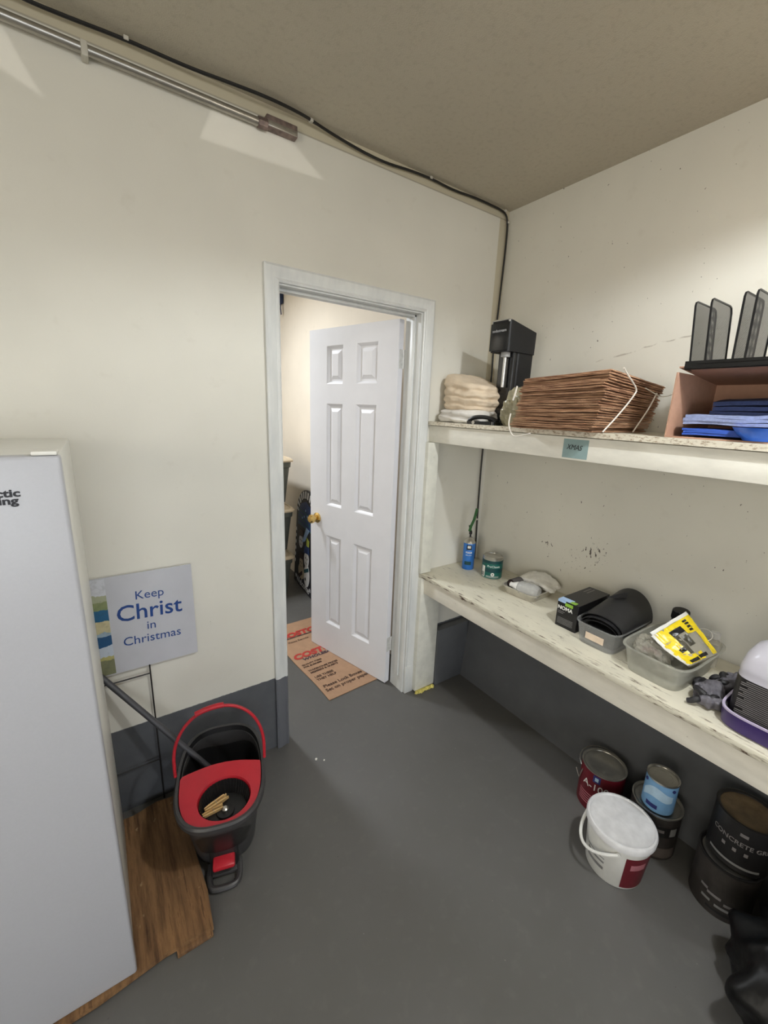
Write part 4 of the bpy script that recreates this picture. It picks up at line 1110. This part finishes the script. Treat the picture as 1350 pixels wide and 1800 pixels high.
# stacked totes
prev = None
rk = ['bottom grey tote with a beige lid in the stack beyond the door', 'middle grey tote with a beige lid in the stack beyond the door', 'top grey tote with a beige lid in the stack beyond the door']
def tote():
    t = thing('storage_tote', rk[0], 'tote', (-.800, 1.80, 0), 0, 'totes stacked beyond the door')
    O3 = lambda a, b, z: [(x, y, z) for x, y in supere(a, b, 9, 64)]
    m = MB(); m.rings([O3(.205, .24, 0), O3(.208, .243, .004), O3(.238, .275, .29), O3(.246, .283, .295), O3(.250, .287, .345), O3(.244, .281, .345), O3(.200, .235, .01)], True, True, True); m.build('tote_body', tote_grey, t)
    m = MB(); m.rings([O3(.262, .299, .340), O3(.264, .301, .352), O3(.25, .287, .366), O3(.235, .272, .367), O3(.230, .267, .362), O3(.15, .2, .406), O3(.145, .195, .409)], True, True, True); m.build('lid', tote_lid, t, label='beige lid')
    MB().rbox((.02, -.302, .318), (.10, -.284, .352), .003).build('latch', tote_lid, t)
    return t
t0 = tote()
for k in (1, 2):
    c = dup(t0, label=rk[k]); c.matrix_world = T((-.800 + (.010 if k == 1 else -.004), 1.80, .41*k), .02*(-1)**k)

# painted welcome board leaning on the wall
ws = thing('welcome_board', 'painted snowman welcome board leaning on the wall behind the door', 'decorative board', (-.455, 1.60, 0), 0, rx=0)
ws.matrix_world = frame((-.452, 1.60, .003), (-.10, -.99, 0), (.055, -.006, 1))
# local: x along the board (left to right as read), y up, z towards the viewer
Wd = .255; Hb = .72
out = [(-Wd, 0), (Wd, 0), (Wd, Hb-.06)] + [(Wd*math.cos(a), Hb-.06 + .235*math.sin(a)) for a in [PI*i/24 for i in range(1, 24)]] + [(-Wd, Hb-.06)]
MB().prism(out, -.018, 0).build('board', sgn_dark, ws, smooth=0)
def disc(cx, cy, a, b, m_, nm, z=.0, parent=ws, h=.0012, n=28): return MB().prism([(cx + a*math.cos(2*PI*i/n), cy + b*math.sin(2*PI*i/n)) for i in range(n)], z, z+h).build(nm, m_, parent, smooth=0)
for i in range(12):     # striped hat brim arch
    a0_, a1_ = PI*(i+.1)/12, PI*(i+.62)/12
    MB().prism([(Wd*.97*math.cos(a0_), Hb-.06+.228*math.sin(a0_)), (Wd*.97*math.cos(a1_), Hb-.06+.228*math.sin(a1_)), (Wd*.74*math.cos(a1_), Hb-.06+.165*math.sin(a1_)), (Wd*.74*math.cos(a0_), Hb-.06+.165*math.sin(a0_))], 0, .002).build('hat_stripe', snow, ws, smooth=0)
MB().prism([(-.20, .56), (.20, .56), (.21, .66), (.13, .76), (0, .80), (-.13, .76), (-.21, .66)], 0, .0014).build('hat_crown', navy_p, ws, smooth=0)
for k in range(4): MB().prism([(-.20, .575+k*.04), (.20, .555+k*.04), (.20, .567+k*.04), (-.20, .587+k*.04)], .0015, .0026).build('hat_band', teal, ws, smooth=0)
for (cx, cy) in ((-.03, .66), (.05, .68), (.0, .72), (-.08, .64)): disc(cx, cy, .010, .010, lb_p, 'snow_dot', .0027)
MB().prism([(-.06, .42), (.02, .45), (.12, .57), (.04, .58)], .0027, .004).build('scarf_tail', lb_p, ws, smooth=0)
MB().prism([(.06, .36), (.12, .36), (.13, .48), (.06, .50)], .0027, .004).build('scarf_fringe', lime, ws, smooth=0)
for (cx, cy, s_, hat, bod) in ((-.095, .42, 1., brown_p, snow), (.075, .30, 1.15, navy_p, snow), (-.06, .22, .95, brown_p, tote_lid)):
    b_ = disc(cx, cy, .055*s_, .062*s_, bod, 'snowman_face', .0014)
    MB().prism([(cx-.065*s_, cy+.04*s_), (cx+.065*s_, cy+.055*s_), (cx+.05*s_, cy+.11*s_), (cx-.04*s_, cy+.105*s_)], .003, .0044).build('cap', hat, b_, smooth=0)
    for ex in (-.018, .022): disc(cx+ex*s_, cy+.01*s_, .006*s_, .008*s_, sgn_dark, 'eye', .003, b_)
    for ex in (-.02, -.005, .01, .024): disc(cx+ex*s_, cy-.025*s_-.004*math.cos(ex*60), .003, .003, sgn_dark, 'smile_dot', .003, b_)
disc(-.05, .15, .085, .07, tote_lid, 'snowman_body', .0012); disc(.10, .16, .075, .10, snow, 'snowman_body', .0011)
MB().prism([(.02, .19), (.14, .245), (.15, .215), (.04, .165)], .003, .0042).build('scarf', teal, ws, smooth=0)
MB().prism([(-.12, .10), (-.02, .165), (-.015, .13), (-.10, .075)], .003, .0042).build('scarf', brown_p, ws, smooth=0)
disc(.07, .12, .012, .014, sgn_dark, 'button', .003)
for k in range(6): disc(-.235, .20+k*.06, .012, .018, snow, 'border_dash', .0012)
text('*Welcome*', .085, snow, ws, frame((0, .018, .0013), (1, 0, 0), (0, 1, 0)), 'lettering', bold=.001, sx=1.05)

hb_ = thing('hanging_bag', 'dark navy fabric end hanging high inside the next room', 'bag', (-.375, 2.19, 2.40))
MB().rbox((-.028, -.05, .06), (.012, .05, .155), .01).build('bag_body', navy_bag, hb_); MB().ribbon([(-.01, -.03, .06), (-.014, -.035, .02), (-.01, -.04, -.03)], (0, 1, 0), .02, .002).build('strap_end', navy_bag, hb_)

# ------------------------------------------------------------------ lamps (fixtures behind the photographer and in the next room, plus added helper lights)
def lamp_fixture(name, lab, loc, r):
    t = thing(name, lab, 'ceiling lamp', loc)
    MB().lathe([(r+.02, 0), (r+.02, -.03), (r+.012, -.03), (r+.012, -.006)], 40, cap0=True, cap1=True).build('housing', lamp_white, t)
    return t
LP = Vector((-.92, -1.80, 2.50))
hl = thing('hooded_lamp', 'hooded ceiling lamp over the storage room', 'ceiling lamp', LP)
MB().lathe([(.06, .085), (.06, .06), (.17, .045), (.285, -.02), (.285, -.080), (.279, -.080), (.279, -.016), (.165, .038), (.001, .052)], 64, cap0=True, cap1=False).build('hood', lamp_white, hl)
lamp_fixture('ceiling_lamp', 'round white ceiling lamp at the right back of the storage room', (-.35, -3.7, H-.0005), .16)
lamp_fixture('ceiling_lamp', 'round white ceiling lamp in the room beyond the door', (-1.45, 1.55, H-.0005), .14)
def area(name, loc, rot, size, power, color, shape='DISK', sy=None, spread=PI):
    l = bpy.data.lights.new(name, 'AREA'); l.shape = shape; l.size = size; l.energy = power; l.color = color; l.spread = spread
    if sy: l.size_y = sy
    o = bpy.data.objects.new(name, l); col.objects.link(o); o.location = loc; o.rotation_euler = rot; return o
lb = bpy.data.lights.new('hooded_lamp_light', 'POINT'); lb.energy = 50; lb.color = (.86, .91, .95); lb.shadow_soft_size = .03
lo = bpy.data.objects.new('hooded_lamp_light', lb); col.objects.link(lo); lo.location = LP
gb = bpy.data.lights.new('upper_fill_light', 'POINT'); gb.energy = 8; gb.color = (1, .88, .72); gb.shadow_soft_size = .10  # added soft fill for upper walls and ceiling, no globe hangs here
go = bpy.data.objects.new('upper_fill_light', gb); col.objects.link(go); go.location = LP + Vector((0, 0, -.16))
area('right_back_lamp_light', (-.35, -3.7, H-.035), (0, 0, 0), .30, 5, (1, .86, .70))
area('next_room_lamp_light', (-1.45, 1.55, H-.035), (0, 0, 0), .26, 36, (.90, .95, 1))
area('garage_daylight', (-2.6, Y0-3.6, 1.9), (math.radians(90), 0, 0), 6.0, 225, (.88, .93, 1), 'RECTANGLE', 3.0)
area('window_daylight', (X0-.12, -2.2, 1.5), (0, math.radians(-90), 0), 1.2, 31, (1, .93, .80), 'RECTANGLE', 1.3)

# made-up projector: light through cut openings shapes the bright patches on the door wall
WL = Vector((-1.75, -4.6, 1.35))
wlm = thing('patch_projector', 'added black light projector on a stand, unseen at the back of the storage room', 'light projector', WL)
pm = MB(); yh = .25
def ap(pts): return [((x - WL.x)*yh/(-WL.y), (z - WL.z)*yh/(-WL.y)) for x, z in pts]
pa = ap([(-1.470, 2.415), (-1.035, 2.425), (-1.15, 2.50), (-1.30, 2.512), (-1.425, 2.515)])
pb2 = ap([(-2.02, 2.44), (-1.865, 2.375), (-1.900, 2.44), (-1.93, 2.50), (-2.02, 2.50)])
xm = .5*(max(p[0] for p in pb2) + min(p[0] for p in pa))
def edge_hit(c, a, lines):
    d = (math.cos(a), math.sin(a)); best = 9
    for (p, q) in lines:
        ex, ez = q[0]-p[0], q[1]-p[1]; den = d[0]*ez - d[1]*ex
        if abs(den) < 1e-12: continue
        t_ = ((p[0]-c[0])*ez - (p[1]-c[1])*ex)/den; u_ = ((p[0]-c[0])*d[1] - (p[1]-c[1])*d[0])/den
        if t_ > 0 and -1e-6 <= u_ <= 1+1e-6: best = min(best, t_)
    return (c[0]+d[0]*best, c[1]+d[1]*best)
for poly, rx0, rx1 in ((pa, xm, .06), (pb2, -.06, xm)):
    c = (sum(p[0] for p in poly)/len(poly), sum(p[1] for p in poly)/len(poly))
    rect = [(rx0, .035), (rx1, .035), (rx1, .12), (rx0, .12)]
    L_ = lambda P: [(P[k], P[(k+1) % len(P)]) for k in range(len(P))]
    angs = sorted([2*PI*k/120 for k in range(120)] + [math.atan2(p[1]-c[1], p[0]-c[0]) % (2*PI) for p in rect + poly])
    pm.rings([[(x, yh, z) for x, z in [edge_hit(c, a, L_(poly)) for a in angs]], [(x, yh, z) for x, z in [edge_hit(c, a, L_(rect)) for a in angs]]])
pm.build('front_mask', charcoal_in, wlm, smooth=0, fix=False)
hm = MB(); hm.rings([[(x, y, z) for x, z in ((-.06, -.03), (.06, -.03), (.06, .12), (-.06, .12))] for y in (-.04, yh)], True, True, False)
hm.box((-.06, yh-.001, -.03), (.06, yh, .035))
hm.build('housing', charcoal_in, wlm, smooth=0)
MB().lathe([(.014, -1.32), (.014, -.031)], 16).lathe([(.14, -1.35), (.14, -1.33), (.02, -1.318)], 32).build('stand', charcoal_in, wlm)
wl_ = bpy.data.lights.new('patch_projector_light', 'POINT'); wl_.energy = 120; wl_.color = (1, .96, .92); wl_.shadow_soft_size = .0004
wo = bpy.data.objects.new('patch_projector_light', wl_); col.objects.link(wo); wo.location = WL

w = bpy.data.worlds.new('world'); scn.world = w; w.use_nodes = True
w.node_tree.nodes['Background'].inputs[0].default_value = (.95, .98, 1, 1); w.node_tree.nodes['Background'].inputs[1].default_value = .6

# ------------------------------------------------------------------ camera
F, YAW, PITCH, ROLL = 730.79, .6075, .2427, .0377
fw = Vector((math.sin(YAW)*math.cos(PITCH), math.cos(YAW)*math.cos(PITCH), -math.sin(PITCH)))
rt = Vector((math.cos(YAW), -math.sin(YAW), 0)); upv = rt.cross(fw)
r2 = math.cos(ROLL)*rt + math.sin(ROLL)*upv; u2 = math.cos(ROLL)*upv - math.sin(ROLL)*rt
cam = bpy.data.cameras.new('camera'); co = bpy.data.objects.new('camera', cam); col.objects.link(co)
M = Matrix.Identity(4)
for i in range(3): M[i][0] = r2[i]; M[i][1] = u2[i]; M[i][2] = -fw[i]
M[0][3], M[1][3], M[2][3] = -1.846, -1.6453, 1.5995
co.matrix_world = M
cam.sensor_fit = 'HORIZONTAL'; cam.sensor_width = 36; cam.lens = F*36/1350; cam.clip_start = .02
scn.camera = co
vs = scn.view_settings
vs.view_transform = 'Standard'; vs.look = 'None'; vs.exposure = 0.13; vs.gamma = 1.0; vs.use_curve_mapping = False
